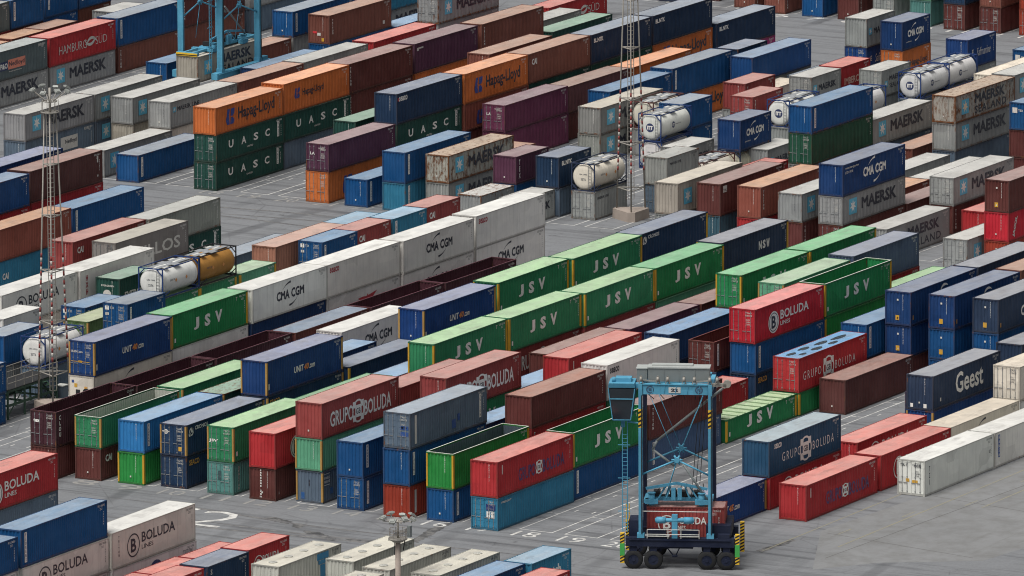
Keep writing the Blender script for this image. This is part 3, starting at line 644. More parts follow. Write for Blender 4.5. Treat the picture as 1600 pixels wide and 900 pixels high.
def make_tank(name, x, y, z, L, H, spec, rgb, rng):
    colr, m, opt = spec; o = empty(name, (x, y, z))
    fc = BLUEFRAME if 'b' in opt else DARKFRAME if 'd' in opt else BROWNFRAME if 'r' in opt else NAVYFRAME
    def fr():
        bm = bmesh.new(); t = .09
        for yy in (t/2, CW-t/2):
            for xx in (t/2, L-t/2): beam(bm, (xx, yy, 0), (xx, yy, H), t, t)
            beam(bm, (t, yy, H-t/2), (L-t, yy, H-t/2), t*.8, t*.8); beam(bm, (t, yy, t), (L-t, yy, t), t, t*1.3)
            beam(bm, (t, yy, .15), (1.2, yy, .5), .07, .07); beam(bm, (L-t, yy, .15), (L-1.2, yy, .5), .07, .07)
        for xx in (t/2, L-t/2):
            for zz in (t*.7, H-t/2): beam(bm, (xx, t, zz), (xx, CW-t, zz), t, t)
            for sy in (0, 1):
                for sz in (0, 1):
                    a, b = (.06 if sy == 0 else CW-.06), (.6 if sy == 0 else CW-.6)
                    zz0, zz1 = (.62, .1) if sz == 0 else (H-.62, H-.1)
                    beam(bm, (xx, a, zz0), (xx, b, zz1), .06, .07)
        return mesh('frame', bm, PAINT)
    link('frame', cached(('tframe', L), fr), o, fc+(.25,))
    def ves():
        bm = bmesh.new(); n, r, cy, cz = 48, 1.205, CW/2, 1.30; prof = [(.06, .0), (.065, .7), (.085, .98), (.15, 1.11), (.28, 1.18), (.44, r)]
        if 'r' == (m or ' ')[-1]: body_p = [q for k in range(7) for q in ((.9+k*.72, r), (.93+k*.72, r+.05), (.99+k*.72, r+.05), (1.02+k*.72, r))]
        else: body_p = []
        prof = prof + body_p + [(L-.44, r), (L-.28, 1.18), (L-.15, 1.11), (L-.085, .98), (L-.065, .7), (L-.06, 0)]
        rows = []
        for px, pr in prof: rows.append([bm.verts.new((px, cy+max(pr, .001)*math.cos(2*math.pi*i/n), cz+max(pr, .001)*math.sin(2*math.pi*i/n))) for i in range(n)])
        for a, b in zip(rows, rows[1:]):
            for i in range(n): bm.faces.new((a[i], a[(i+1) % n], b[(i+1) % n], b[i])).smooth = m != 'tankr'
        return mesh('vessel', bm, PAINT)
    link('vessel', cached(('vessel', m == 'tankr'), ves), o, rgb+(.12,))
    def wk():
        bm = bmesh.new()
        for yy in (CW/2-.55, CW/2+.15): box(bm, .3, yy, H-.10, L-.3, yy+.4, H-.06)
        box(bm, L*.42, .3, H-.10, L*.58, CW-.3, H-.062); tube(bm, (L*.5, CW/2, H-.3), (L*.5, CW/2, H-.02), .28, 14)
        for xx in (.9, 4.2): box(bm, xx, CW/2-.14, H-.10, xx+1.0, CW/2+.14, H-.055, 1)
        box(bm, .95, .35, H-.10, 1.6, .6, H-.055, 1); box(bm, 4.3, CW-.65, H-.10, 5.1, CW-.35, H-.055, 1)
        return mesh('walkway', bm, [WALKWAY, WHITEP])
    link('walkway', cached(('walk', L), wk), o)
    def lad():
        bm = bmesh.new()
        for yy in (.38, .66): beam(bm, (.03, yy, .2), (.03, yy, H-.1), .025, .025)
        for k in range(8): beam(bm, (.03, .38, .35+k*.28), (.03, .66, .35+k*.28), .02, .02)
        return mesh('ladder', bm, INNER)
    link('ladder', cached('tladder', lad), o)
    p = dict(o=o, ys=CW/2-1.21, xe=.055, ink=INK)
    if m == 'itt':
        onend('emblem', poly_mesh('emblem', [circ(0, 0, .42)], 'itd'), p, CW/2, 1.3, lin('27355c')); TE(p, 'ITT', CW/2-.3, 1.12, .36, .6, WHITE, bold=.06).location.x -= .008
        onside('emblem', poly_mesh('emblem', [circ(0, 0, .30)], 'itd2'), p, 2.4, 1.34, lin('27355c'), .02); T(p, 'ITT', 2.2, 1.22, .24, .4, WHITE, bold=.06).location.y -= .03; T(p, 'intermodal tank', 2.8, 1.3, .12, 1.1, lin('555b66')).location.y -= .02
    elif m == 'tank':
        for xx in (2.2, 3.9): o_ = onside('hazard_plate', poly_mesh('hazard_plate', [[(0, -.18), (.18, 0), (0, .18), (-.18, 0)]], 'hz'), p, xx, 1.32, lin('c98a4a'), .02)
        T(p, 'EXFU 55', 1.2, 1.35, .16, .8, lin('4b4f58')).location.y -= .02; TE(p, '22T6', CW/2-.25, 1.0, .2, .5, lin('565a60')).location.x -= .01
        TE(p, 'UN 1993', CW/2-.4, 1.5, .12, .8, lin('565a60')).location.x -= .01
    return o

# ------------------------------------------------------------------ ground and painted markings
bm = bmesh.new()
g = 6000
vs = [bm.verts.new((750+sx*g, 420+sy*g, 0)) for sx, sy in ((-1,-1),(1,-1),(1,1),(-1,1))]; bm.faces.new(vs)
tag(link('ground', mesh('ground', bm, GROUND)), kind='structure')
X0, Y0, PX, PY = 664.905, 388.876, 12.598, 4.0418
def rowy(r): return Y0-(r-14)*PY
def flat(bm, x0, y0, x1, y1, z=.006):
    bm.faces.new([bm.verts.new(q) for q in ((x0,y0,z),(x1,y0,z),(x1,y1,z),(x0,y1,z))])
bm = bmesh.new()
for rows, s0, s1, off in ((range(-6, 21), 0, 7, 0), (range(-12, 15), 9, 15.2, -.1), (range(-18, -10), 11, 15.2, -.4), (range(-10, 3), 17.9, 21, -.1)):
    for r in rows:
        yb = rowy(r+off); xa, xb = X0+s0*PX+1.1, X0+s1*PX
        for yy in (yb-.22, yb+2.66): flat(bm, xa, yy-.06, xb, yy+.06)
        flat(bm, xa-.12, yb-.28, xa, yb+2.72)
        k = 0
        while xa+k*PX/2 < xb-3:
            x = xa+k*PX/2+(6.2 if k % 2 else 0)*0
            if k: 
                flat(bm, x-.06, yb-.75, x+.06, yb-.23-.06); flat(bm, x-.06, yb+2.67+.06, x+.06, yb+3.15)
                flat(bm, x+1.2, yb+.35, x+1.9, yb+.47); flat(bm, x+1.2, yb+1.9, x+1.9, yb+2.02)
            k += 1
tag(link('bay_marking', mesh('bay_marking', bm, LINE)), kind='structure')
bm = bmesh.new()
for yy, x0, x1 in ((354.9, 668, 735), (350.4, 672, 790), (347.0, 690, 800)): flat(bm, x0, yy, x1, yy+.14, .010)
for x, yy in ((676, 352.5), (684, 351.0), (690, 348.5), (700, 348.6)): flat(bm, x, yy, x+2.2, yy+.12, .010)
tag(link('lane_marking', mesh('lane_marking', bm, LINEY)), kind='structure')
def gpt(u, v, z):
    d = F*15633.9+RT*(u-800)+UP*(450-v); o = cam.matrix_world.translation; t = (z-o.z)/d.z; return o+d*t
APRON = ((676.4, 354.3), (664.0, 348.5), (668.5, 345.2), (672.9, 338.4), (726, 331), (800, 321), (800, 352.3), (700, 352.6))
bm = bmesh.new(); bm.faces.new([bm.verts.new((x, y, .003)) for x, y in APRON])
def slab():
    k = NT('pale_concrete_slab'); tc = k.n('TexCoord'); v = tc.outputs['Object']
    c = k.mix(k.noise(v, .12, 6, .65), lin('6c6d6e'), lin('828384')); c = k.mix(k.ramp(k.noise(v, .5, 7, .7), ((.42, 0.0), (.66, .5))), c, lin('5c5b58'))
    c = k.mix(k.ramp(k.noise(k.map(v, (.06, 1.1, 1)), 1.0, 6, .7), ((.58, 0.0), (.72, .35))), c, lin('55544f'))
    k.l(c, k.b.inputs['Base Color']); k.b.inputs['Roughness'].default_value = .85; return k.m
tag(link('concrete_apron', mesh('concrete_apron', bm, slab())), kind='structure')
bm = bmesh.new()                                                              # saw-cut joints of the apron
for p0, p1 in (((668, 349.5), (740, 345.6)), ((676, 353.5), (673.5, 339.5)), ((692, 352.4), (689, 336.2)), ((708, 352.3), (705, 334))):
    a, b = Vector((p0[0], p0[1], .007)), Vector((p1[0], p1[1], .007)); n = Vector((-(b-a).y, (b-a).x, 0)).normalized()*.03
    bm.faces.new([bm.verts.new(q) for q in (a-n, b-n, b+n, a+n)])
tag(link('pavement_joint', mesh('pavement_joint', bm, simple('joint_filler', '4d4c4a', .9))), kind='structure')
def painted(s, x, y, z, h, w, mat, bold=.0):
    """Ground lettering whose top points along +X (away from the camera)."""
    o = bpy.data.objects.new('ground_lettering', text_mesh(s, h, w, bold=bold).copy()); COL.objects.link(o)
    o.data.materials.clear(); o.data.materials.append(mat); o.location = (x, y, z); o.rotation_euler = (0, 0, R(-90)); tag(o, kind='structure')
for r in range(7, 21): painted(str(r), X0-1.3, rowy(r)+2.3, .012, 1.8, 2.1, LINE if r > 15 else WORN)
for r in range(-6, 3): painted(str(r+24), X0+9*PX-1.3, rowy(r)+2.3, .012, 1.8, 2.1, WORN)
for r in range(-7, 2): painted(str(r+12), X0+17.9*PX-1.6, rowy(r)+2.0, .012, 1.7, 2.1, LINE)
painted('F2', 655.0, 404.3, .012, 5.4, 7.8, LINE, -.012)

# dark oil patches and repairs in the cross aisle
def ragged(pts, n=9):
    rg = random.Random(len(pts)+int(pts[0][0]*100)); out = []
    for i, a in enumerate(pts):
        b = pts[(i+1) % len(pts)]
        for k in range(n):
            t = k/n; out.append((a[0]+(b[0]-a[0])*t+rg.uniform(-.10, .10), a[1]+(b[1]-a[1])*t+rg.uniform(-.10, .10)))
    return out
STAINS = [[(659.87, 395.31), (660.6, 394.45), (659.81, 392.46), (658.86, 392.25), (659.27, 393.96)], [(659.03, 391.94), (659.54, 391.49), (658.9, 390.7), (657.84, 390.72), (658.2, 391.51)], [(657.43, 390.01), (657.45, 388.51), (656.1, 386.16), (655.14, 386.0), (656.01, 387.78), (656.68, 389.45)], [(657.98, 380.73), (662.24, 381.57), (665.62, 381.66), (665.15, 381.05), (661.52, 380.47), (657.86, 379.98)], [(656.41, 385.58), (656.56, 383.37), (655.99, 382.98), (655.73, 384.9)], [(659.26, 383.2), (662.37, 383.27), (661.67, 382.63), (658.65, 382.39)], [(667.9, 355.56), (672.94, 354.86), (672.41, 354.41), (667.33, 354.7)]]
for pts in STAINS:
    bm = bmesh.new(); bm.faces.new([bm.verts.new((x, y, .004)) for x, y in ragged(pts)])
    tag(link('oil_stain', mesh('oil_stain', bm, STAIN)), kind='structure')
for k, (x, y0, y1) in enumerate(((655.2, 372, 408), (657.1, 366, 404), (652.0, 362, 398), (659.9, 378, 410), (767.5, 440, 476), (769.4, 436, 470), (771.9, 445, 480))):   # tyre tracks along the aisles
    bm = bmesh.new(); rg = random.Random(k); prev = None; n = 24
    for i in range(n+1):
        yy = y0+(y1-y0)*i/n; xx = x+.8*math.sin(i*.23+k)+rg.uniform(-.03, .03); wd = .20*math.sin(math.pi*i/n)+.02
        cur = (bm.verts.new((xx-wd, yy, .0045+k*.0003)), bm.verts.new((xx+wd, yy, .0045+k*.0003)))
        if prev: bm.faces.new((prev[0], cur[0], cur[1], prev[1]))
        prev = cur
    tag(link('tyre_track', mesh('tyre_track', bm, TRACK)), kind='structure')
# ------------------------------------------------------------------ light masts
def lattice_mast(name, cx, cy, base_z, top_z, wb, wt, levels, bands, rot, label, head):
    o = empty(name, (cx, cy, 0))
    def foot(k, z):
        t = (z-base_z)/(top_z-base_z); r = (wb+(wt-wb)*t)/math.sqrt(3); a = rot+k*2*math.pi/3
        return Vector((r*math.cos(a), r*math.sin(a), z))
    bm = bmesh.new(); rr = wb/math.sqrt(3)+.28
    pts = [(rr*math.cos(rot+k*2*math.pi/3+d), rr*math.sin(rot+k*2*math.pi/3+d)) for k in range(3) for d in (-.2, .2)]
    lo = [bm.verts.new((x, y, 0)) for x, y in pts]; hi = [bm.verts.new((x*.98, y*.98, base_z)) for x, y in pts]
    for i in range(6): bm.faces.new((lo[i], lo[(i+1) % 6], hi[(i+1) % 6], hi[i]))
    bm.faces.new(hi); link('concrete_base', mesh('concrete_base', bm, CONC), o)
    for k in range(3):
        bm = bmesh.new(); tube(bm, foot(k, base_z), foot(k, top_z), .075, 10, .06); leg = link('leg', mesh('leg', bm, GALV), o)
        bm = bmesh.new(); z0, z1, n = bands
        for i in range(n):
            a, b = z0+(z1-z0)*i/n, z0+(z1-z0)*(i+1)/n; tube(bm, foot(k, a), foot(k, b), .082, 10, mi=i % 2)
        link('warning_bands', mesh('warning_bands', bm, [REDP, MASTWHITE]), leg)
    for z in levels:
        bm = bmesh.new()
        for k in range(3): tube(bm, foot(k, z), foot((k+1) % 3, z), .055, 8)
        link('horizontal_brace', mesh('horizontal_brace', bm, GALV), o)
    bm = bmesh.new(); a, b = foot(0, base_z+1)*.25, foot(0, top_z)*.2
    a.z, b.z = base_z+1, top_z
    for s in (-.2, .2): beam(bm, a+Vector((s, -s, 0)), b+Vector((s, -s, 0)), .05, .05)
    n = int((top_z-base_z)/.4)
    for i in range(n):
        q = a.lerp(b, i/n); beam(bm, q+Vector((-.2, .2, 0)), q+Vector((.2, -.2, 0)), .035, .035)
    link('ladder', mesh('ladder', bm, GALV), o)
    if head:
        bm = bmesh.new()
        for rad, zz in ((.75, top_z+.1), (.6, top_z+1.0)):
            n = 14
            for i in range(n):
                p = [Vector((rad*math.cos(2*math.pi*j/n), rad*math.sin(2*math.pi*j/n), zz)) for j in (i, i+1)]
                tube(bm, p[0], p[1], .045, 6)
        tube(bm, (0, 0, top_z-.6), (0, 0, top_z+2.1), .11, 10); tube(bm, (0, 0, top_z), (0, 0, top_z+.06), .62, 16)
        for i in range(7):
            a = 2*math.pi*i/7; tube(bm, (.2*math.cos(a), .2*math.sin(a), top_z+.9), (1.35*math.cos(a), 1.35*math.sin(a), top_z+1.75), .035, 6)
            tube(bm, (.7*math.cos(a), .7*math.sin(a), top_z+.1), (.7*math.cos(a), .7*math.sin(a), top_z+1.1), .025, 5)
        link('lamp_platform', mesh('lamp_platform', bm, GALV), o)
        floodlights(o, top_z+1.9, 1.55, 8)
    return tag(o, label, 'light mast', 'tall light masts in the yard')
def floodlights(o, z, rad, n):
    def f():
        bm = bmesh.new(); box(bm, -.22, -.24, -.07, .22, .24, .07); box(bm, -.14, -.14, .07, .14, .14, .12); tube(bm, (0, 0, -.12), (0, 0, -.35), .05, 6); return mesh('floodlight', bm, [LAMP])
    for i in range(n):
        a = 2*math.pi*i/n+.2; l = link('floodlight', cached('flood', f), o); l.location = (rad*math.cos(a), rad*math.sin(a), z+(i % 2)*.15); l.rotation_euler = (0, R(28), a)
lattice_mast('light_mast', 686.3, 431.0, 1.0, 25.2, 2.6, .95, (3.4, 7.7, 12.0, 16.6, 20.9), (4.6, 13.4, 23), R(29.4+180), 'slim lattice mast with floodlights at its top and red and white bands', True)
lattice_mast('light_mast', 784.6, 430.5, .9, 27.5, 2.6, .8, (2.8, 7.0, 11.1, 15.8, 20.2), (4.4, 11.8, 21), R(29.4+180), 'steel lattice mast on a concrete block whose head rises out of view', True)
# concrete lamp column in the foreground
o = empty('lamp_column', (628.1, 364.45, 0))
bm = bmesh.new(); tube(bm, (0, 0, 0), (0, 0, 7.75), .23, 20, .20); tube(bm, (0, 0, 0), (0, 0, .5), .5, 16, .42); link('column', mesh('column', bm, CONC), o)
bm = bmesh.new(); tube(bm, (0, 0, 7.75), (0, 0, 7.85), .72, 18); tube(bm, (0, 0, 7.55), (0, 0, 7.75), .4, 14, .6)
for i in range(8):
    a, b = 2*math.pi*i/8, 2*math.pi*(i+1)/8
    for zz in (8.2, 8.55): tube(bm, (.66*math.cos(a), .66*math.sin(a), zz), (.66*math.cos(b), .66*math.sin(b), zz), .025, 5)
    tube(bm, (.66*math.cos(a), .66*math.sin(a), 7.85), (.66*math.cos(a), .66*math.sin(a), 8.55), .02, 5)
tube(bm, (0, 0, 7.8), (0, 0, 9.25), .09, 8)
for i in range(8):
    a = 2*math.pi*i/8; tube(bm, (0, 0, 9.05), (1.15*math.cos(a), 1.15*math.sin(a), 9.2), .035, 6)
link('lamp_platform', mesh('lamp_platform', bm, GALV), o)
bm = bmesh.new(); box(bm, .35, -.85, 7.9, .62, -.6, 8.75); link('switch_box', mesh('switch_box', bm, GREYBOX), o)
bm = bmesh.new(); tube(bm, (-.32, .1, 7.7), (-.34, .1, 6.6), .03, 6); tube(bm, (.2, -.5, 7.75), (.25, -.32, 6.9), .04, 6); link('cable', mesh('cable', bm, DARK), o)
floodlights(o, 9.35, 1.2, 8)
tag(o, 'grey concrete lamp column with a ring of white floodlights, among the bulk containers', 'lamp column')

# ------------------------------------------------------------------ straddle carriers
def hazard(name, parent, x0, y0, z0, w, d, h, panel=None, stripe=.16):
    """A post or bar painted in yellow and black diagonal bands."""
    bm = bmesh.new(); box(bm, x0, y0, z0, x0+w, y0+d, z0+h, 0); n = int(h/stripe/1.6)
    for face in (0, 1, 2, 3):
        for i in range(n):
            za = z0+.04+i*(h-.08)/n; zb = za+stripe*.8; sl = .5*w
            if face == 0: q = ((x0, y0-.004, za), (x0+w, y0-.004, za+sl), (x0+w, y0-.004, min(z0+h, zb+sl)), (x0, y0-.004, zb))
            elif face == 1: q = ((x0-.004, y0+d, za), (x0-.004, y0, za+sl), (x0-.004, y0, min(z0+h, zb+sl)), (x0-.004, y0+d, zb))
            elif face == 2: q = ((x0+w, y0+d+.004, za), (x0, y0+d+.004, za+sl), (x0, y0+d+.004, min(z0+h, zb+sl)), (x0+w, y0+d+.004, zb))
            else: q = ((x0+w+.004, y0, za), (x0+w+.004, y0+d, za+sl), (x0+w+.004, y0+d, min(z0+h, zb+sl)), (x0+w+.004, y0, zb))
            bm.faces.new([bm.verts.new(v) for v in q]).material_index = 1
    return link(name, mesh(name, bm, [YELLOWP, BLACKP]), parent)
def wheel_mesh(r, w):
    def f():
        bm = bmesh.new(); n = 40; prof = [(-w/2, r*.55), (-w/2, r*.90), (-w*.36, r), (w*.36, r), (w/2, r*.90), (w/2, r*.55)]
        rows = [[bm.verts.new((pr*math.cos(2*math.pi*i/n), py, pr*math.sin(2*math.pi*i/n))) for i in range(n)] for py, pr in prof]
        for a, b in zip(rows, rows[1:]):
            for i in range(n): bm.faces.new((a[i], a[(i+1) % n], b[(i+1) % n], b[i])).smooth = True
        return mesh('tyre', bm, TYRE)
    return cached(('tyre', r, w), f)
def rim_mesh(r, w):
    def f():
        bm = bmesh.new(); tube(bm, (0, -w*.42, 0), (0, w*.42, 0), r*.56, 28); tube(bm, (0, -w*.52, 0), (0, w*.52, 0), r*.2, 14)
        for i in range(8):
            a = 2*math.pi*i/8; tube(bm, (r*.36*math.cos(a), -w*.46, r*.36*math.sin(a)), (r*.36*math.cos(a), w*.46, r*.36*math.sin(a)), .035, 6)
        return mesh('rim', bm, NAVYPAINT)
    return cached(('rim', r, w), f)
def straddle_carrier(loc, rz, ax, bx, zb, zt, beammat, number, label, grp, spread_z, navy=True, ext=None):
    """Local x runs along the machine, y across it, away from the camera at +y; ax and bx are the column positions; the near side stands at y = 0."""
    o = empty('straddle_carrier', loc, rz); WD = 4.45; x0, x1 = ax-1.15, bx+1.85
    for y in (0, WD):
        bm = bmesh.new(); box(bm, x0, y-.34, zb, x1, y+.34, zb+.66); box(bm, x0+.25, y-.42, zb+.5, x1-.25, y+.42, zb+.58)
        for wx in (x0+.6, x0+2.13, x1-2.1, x1-.6): box(bm, wx-.26, y-.22, zb-.55, wx+.26, y+.22, zb)
        box(bm, ax+1.0, y-.3, zb+.66, ax+1.8, y+.3, zb+1.1) if y else box(bm, bx+.6, y-.25, zb+.66, bx+1.5, y+.25, zb+1.0)
        link('side_beam', mesh('side_beam', bm, beammat), o)
        for wx in (x0+.6, x0+2.13, x1-2.1, x1-.6):
            w = link('wheel', wheel_mesh(.73, .5), o); w.location = (wx, y, .73)
            q = link('rim', rim_mesh(.73, .5), w)
        for cx in (ax, bx):
            bm = bmesh.new(); box(bm, cx-.14, y-.30, zb+.66, cx+.14, y+.30, zt+.05); box(bm, cx-.26, y-.34, zb+.66, cx+.3, y+.3, zb+1.0)
            col = link('column', mesh('column', bm, STEELBLUE if (y == 0 or not navy) else NAVYPAINT), o)
            if y == 0 and number: hazard('hazard_band', col, cx-.146, y-.306, zt-3.35, .292, .612, 1.45, stripe=.2)
        bm = bmesh.new(); box(bm, ax+.17, y-.2, zt-.75, bx-.17, y+.2, zt+.02); box(bm, ax+.17, y-.27, zt, bx-.17, y+.27, zt+.06)
        for k in range(5):
            gx = ax+.9+k*(bx-ax-1.8)/4; beam(bm, (gx, y-.21, zt-.72), (gx+.12, y-.21, zt), .06, .05)
        link('top_girder', mesh('top_girder', bm, STEELBLUE), o)
        bm = bmesh.new(); hx, hz = (ax+bx)/2+.12, zb+6.75                             # tension rods meeting in a hub
        for p, r in (((ax+.15, zb+5.6), .075), ((bx-.15, zb+5.6), .075), ((ax+.7, zt-.8), .022), ((bx-.5, zt-.8), .022), ((hx-.9, spread_z+.8), .03)):
            tube(bm, (p[0], y, p[1]), (hx, y, hz), r, 8)
        tube(bm, (hx, y-.15, hz), (hx, y+.15, hz), .22, 10)
        for k in range(6):
            a = math.pi*k/3; tube(bm, (hx, y, hz), (hx+.42*math.cos(a), y, hz+.4*math.sin(a)), .08, 8)
        link('tension_rods', mesh('tension_rods', bm, STEELBLUE), o)
    for cx in (ax, bx):
        bm = bmesh.new(); box(bm, cx-.16, .22, zt-.6, cx+.16, WD-.22, zt-.02); link('cross_girder', mesh('cross_girder', bm, STEELBLUE), o)
    bm = bmesh.new(); box(bm, ax+.55, .5, zt+.12, bx-.1, 1.7, zt+1.15); box(bm, ax-.35, .9, zt+.12, ax+.45, 2.2, zt+1.0)
    for k in range(1, 4): box(bm, ax+.55+k*1.2-.03, .47, zt+.2, ax+.55+k*1.2+.03, .5, zt+1.1)
    mh = link('machine_house', mesh('machine_house', bm, GREYBOX), o)
    bm = bmesh.new(); box(bm, ax+.5, .44, zt+1.15, bx-.05, 1.76, zt+1.25); box(bm, ax+.8, .9, zt+1.25, bx-1.4, 1.6, zt+1.36); box(bm, ax-.4, .85, zt+1.0, ax+.48, 2.25, zt+1.08); link('roof_cover', mesh('roof_cover', bm, simple('roof_cover_grey', '9ea2a0', .6)), mh)
    bm = bmesh.new()                                                              # walkway rails, sheaves and hoist parts on the girders
    for gx in (ax+.05, ax+1.35, ax+2.1, bx-2.0, bx-1.2, bx-.02, bx+.55):
        tube(bm, (gx-.10, -.12, zt+.42), (gx+.10, -.12, zt+.42), .20, 12); beam(bm, (gx-.16, -.12, zt+.05), (gx, -.12, zt+.7), .07, .07); beam(bm, (gx+.16, -.12, zt+.05), (gx, -.12, zt+.7), .07, .07)
    beam(bm, (ax, .1, zt+.3), (ax+1.4, .4, zt+.12), .12, .1); beam(bm, (bx, .1, zt+.3), (bx-1.4, .4, zt+.12), .12, .1)
    box(bm, bx+.17, -.1, zt-.1, bx+1.25, .25, zt+.12); tube(bm, (bx+1.3, -.1, zt+.1), (bx+1.3, .2, zt+.1), .30, 16); tube(bm, (bx+1.1, -.1, zt-.1), (bx+1.1, .2, zt-.1), .14, 12)
    link('hoist_gear', mesh('hoist_gear', bm, GALV), o)
    bm = bmesh.new()                                                              # cable chain from the girder to the spreader
    pts = [(bx+.9, .7, zt-.4), (ax+1.2, .9, zt-4.6), (ax+.85, .9, zt-5.3), (ax+2.6, .9, zt-6.6)]
    for p, q in zip(pts, pts[1:]): tube(bm, p, q, .10, 8)
    tube(bm, (ax+2.9, 1.2, zb+6.6), (bx-.2, 1.2, zb+3.2), .09, 8); link('cable_chain', mesh('cable_chain', bm, GREYBOX), o)
    bm = bmesh.new()
    for cx in (ax, bx):
        for dy, r_ in ((-.36, .035), (-.34, .025)):
            tube(bm, (cx+.1, dy, zb+1.0), (cx+.1, dy, zt-.8), r_, 6)
    for k in range(5): tube(bm, (ax+.6+k*.9, -.1, zt-.75), (ax+1.0+k*.8, .5, zt-1.25), .03, 6)
    for k in range(3): tube(bm, (bx-.3-k*.25, .3, zt-.8), (bx-.9-k*.3, 1.4, zb+4.6-k*.3), .028, 6)
    link('cable_run', mesh('cable_run', bm, DARK), o)
    # cab, hung beyond the left-hand columns
    cx0, cx1, cz0, cz1 = ax-2.45, ax-.42, zt-2.75, zt+.1; m = .32
    bm = bmesh.new()
    def frus(zlo, zhi, ilo, ihi, grow=0.0, mi=0):
        lo = [bm.verts.new(p) for p in ((cx0+ilo-grow, -.25-grow, zlo), (cx1-ilo+grow, -.25-grow, zlo), (cx1-ilo+grow, 1.6+grow, zlo), (cx0+ilo-grow, 1.6+grow, zlo))]
        hi = [bm.verts.new(p) for p in ((cx0+ihi-grow, -.35-grow, zhi), (cx1-ihi+grow, -.35-grow, zhi), (cx1-ihi+grow, 1.7+grow, zhi), (cx0+ihi-grow, 1.7+grow, zhi))]
        for i in range(4): bm.faces.new((lo[i], lo[(i+1) % 4], hi[(i+1) % 4], hi[i])).material_index = mi
        bm.faces.new(lo[::-1]).material_index = mi; bm.faces.new(hi).material_index = mi
    frus(cz0-.1, cz0, m+.02, m); frus(cz1-.36, cz1+.0, 0, .05, .02); box(bm, cx0+.5, .2, cz1, cx1-.3, 1.2, cz1+.3); tube(bm, (cx0+.4, .3, cz1), (cx0+.4, .3, cz1+.35), .17, 10)
    for (sx, sy) in ((0, 0), (1, 0), (1, 1), (0, 1)):
        a = ((cx0+m) if not sx else (cx1-m), -.25 if not sy else 1.6, cz0); b = (cx0 if not sx else cx1, -.35 if not sy else 1.7, cz1-.42); beam(bm, a, b, .07, .07)
    beam(bm, (cx0+.11, -.33, cz0+1.63), (cx1-.11, -.33, cz0+1.63), .06, .07)
    box(bm, (cx0+cx1)/2-.12, .5, cz0-.75, (cx0+cx1)/2+.18, .8, cz0-.1); box(bm, cx1-.2, .4, zt-.4, ax-.16, .9, zt-.05); tube(bm, (cx1-.6, .5, cz0-.3), (ax-.15, .2, cz0-.35), .07, 6)
    cab = link('operator_cab', mesh('operator_cab', bm, STEELBLUE), o)
    bm = bmesh.new(); frus(cz0, cz1-.42, m, 0, -.03); link('window', mesh('window', bm, GLASS), cab)
    bm = bmesh.new()
    for xx in (cx1-1.0, cx1-.62): tube(bm, (xx, .35, zb+1.0), (xx, .35, cz0-.2), .035, 6)
    for k in range(26): tube(bm, (cx1-1.0, .35, zb+1.1+k*.3), (cx1-.62, .35, zb+1.1+k*.3), .02, 5)
    for k in range(3): beam(bm, (cx1-1.35, .35, zb+2.6+k*2.6), (cx1-.4, .35, zb+2.6+k*2.6), .05, .05)
    link('access_ladder', mesh('access_ladder', bm, STEELBLUE), o)
    # spreader over the load
    sx0, sx1, sy = ax+.55, bx-.35, WD/2; bm = bmesh.new()
    box(bm, sx0, sy-.55, spread_z+.12, sx1, sy+.55, spread_z+.42); box(bm, sx0-.4, sy-1.15, spread_z+.05, sx0, sy+1.15, spread_z+.35); box(bm, sx1, sy-1.15, spread_z+.05, sx1+.4, sy+1.15, spread_z+.35)
    beam(bm, (ax+.3, sy-.9, spread_z+1.15), ((ax+bx)/2, sy-.9, spread_z+1.6), .16, .2); beam(bm, ((ax+bx)/2, sy-.9, spread_z+1.6), (bx-.3, sy-.9, spread_z+1.15), .16, .2)
    for gx in (ax+.75, bx-.75):
        tube(bm, (gx, sy-1.0, spread_z-.1), (gx, sy-1.0, spread_z+.8), .25, 14); tube(bm, (gx, sy-1.0, spread_z+.8), (gx, sy-1.0, spread_z+.88), .31, 14); box(bm, gx-.5, sy-1.25, spread_z, gx+.5, sy-.75, spread_z+.35)
    for gx in (-.24, .24): box(bm, (ax+bx)/2+gx-.16, sy-1.2, spread_z+.35, (ax+bx)/2+gx+.16, sy-.95, spread_z+1.25)
    for gx in (-1.4, -.8, 1.0, 1.6): beam(bm, ((ax+bx)/2+gx, sy-.9, spread_z+.4), ((ax+bx)/2+gx*.6, sy-.6, spread_z+1.3), .09, .09)
    if ext:
        for ex, s_ in ((ext[0], 1), (ext[1], -1)):
            box(bm, min(ex, ex+s_*.3), sy-1.2, spread_z+.03, max(ex, ex+s_*.3), sy+1.2, spread_z+.33)
            for yy in (-.5, .5): beam(bm, (ex+s_*.3, sy+yy, spread_z+.2), ((ax+bx)/2, sy+yy, spread_z+.24), .22, .24)
    link('spreader', mesh('spreader', bm, STEELBLUE), o)
    if ext: hazard('hazard_band', o, ext[0]-.06, sy-1.2, spread_z-.02, .06, 2.4, .3, stripe=.12)
    bm = bmesh.new()
    for gx in (ax+1.1, (ax+bx)/2-.3, (ax+bx)/2+.5, bx-1.2):
        box(bm, gx-.25, sy-.5, spread_z+.42, gx+.25, sy+.3, spread_z+.85)
    for k in range(9): tube(bm, (ax+.8+k*.5, sy-.7, spread_z+.45), (ax+1.3+k*.42, sy-.2, spread_z+1.05+.2*(k % 3)), .035, 6)
    box(bm, ax+.8, sy-.35, spread_z+.42, bx-.8, sy+.15, spread_z+.5); link('hydraulic_gear', mesh('hydraulic_gear', bm, DARK), o)
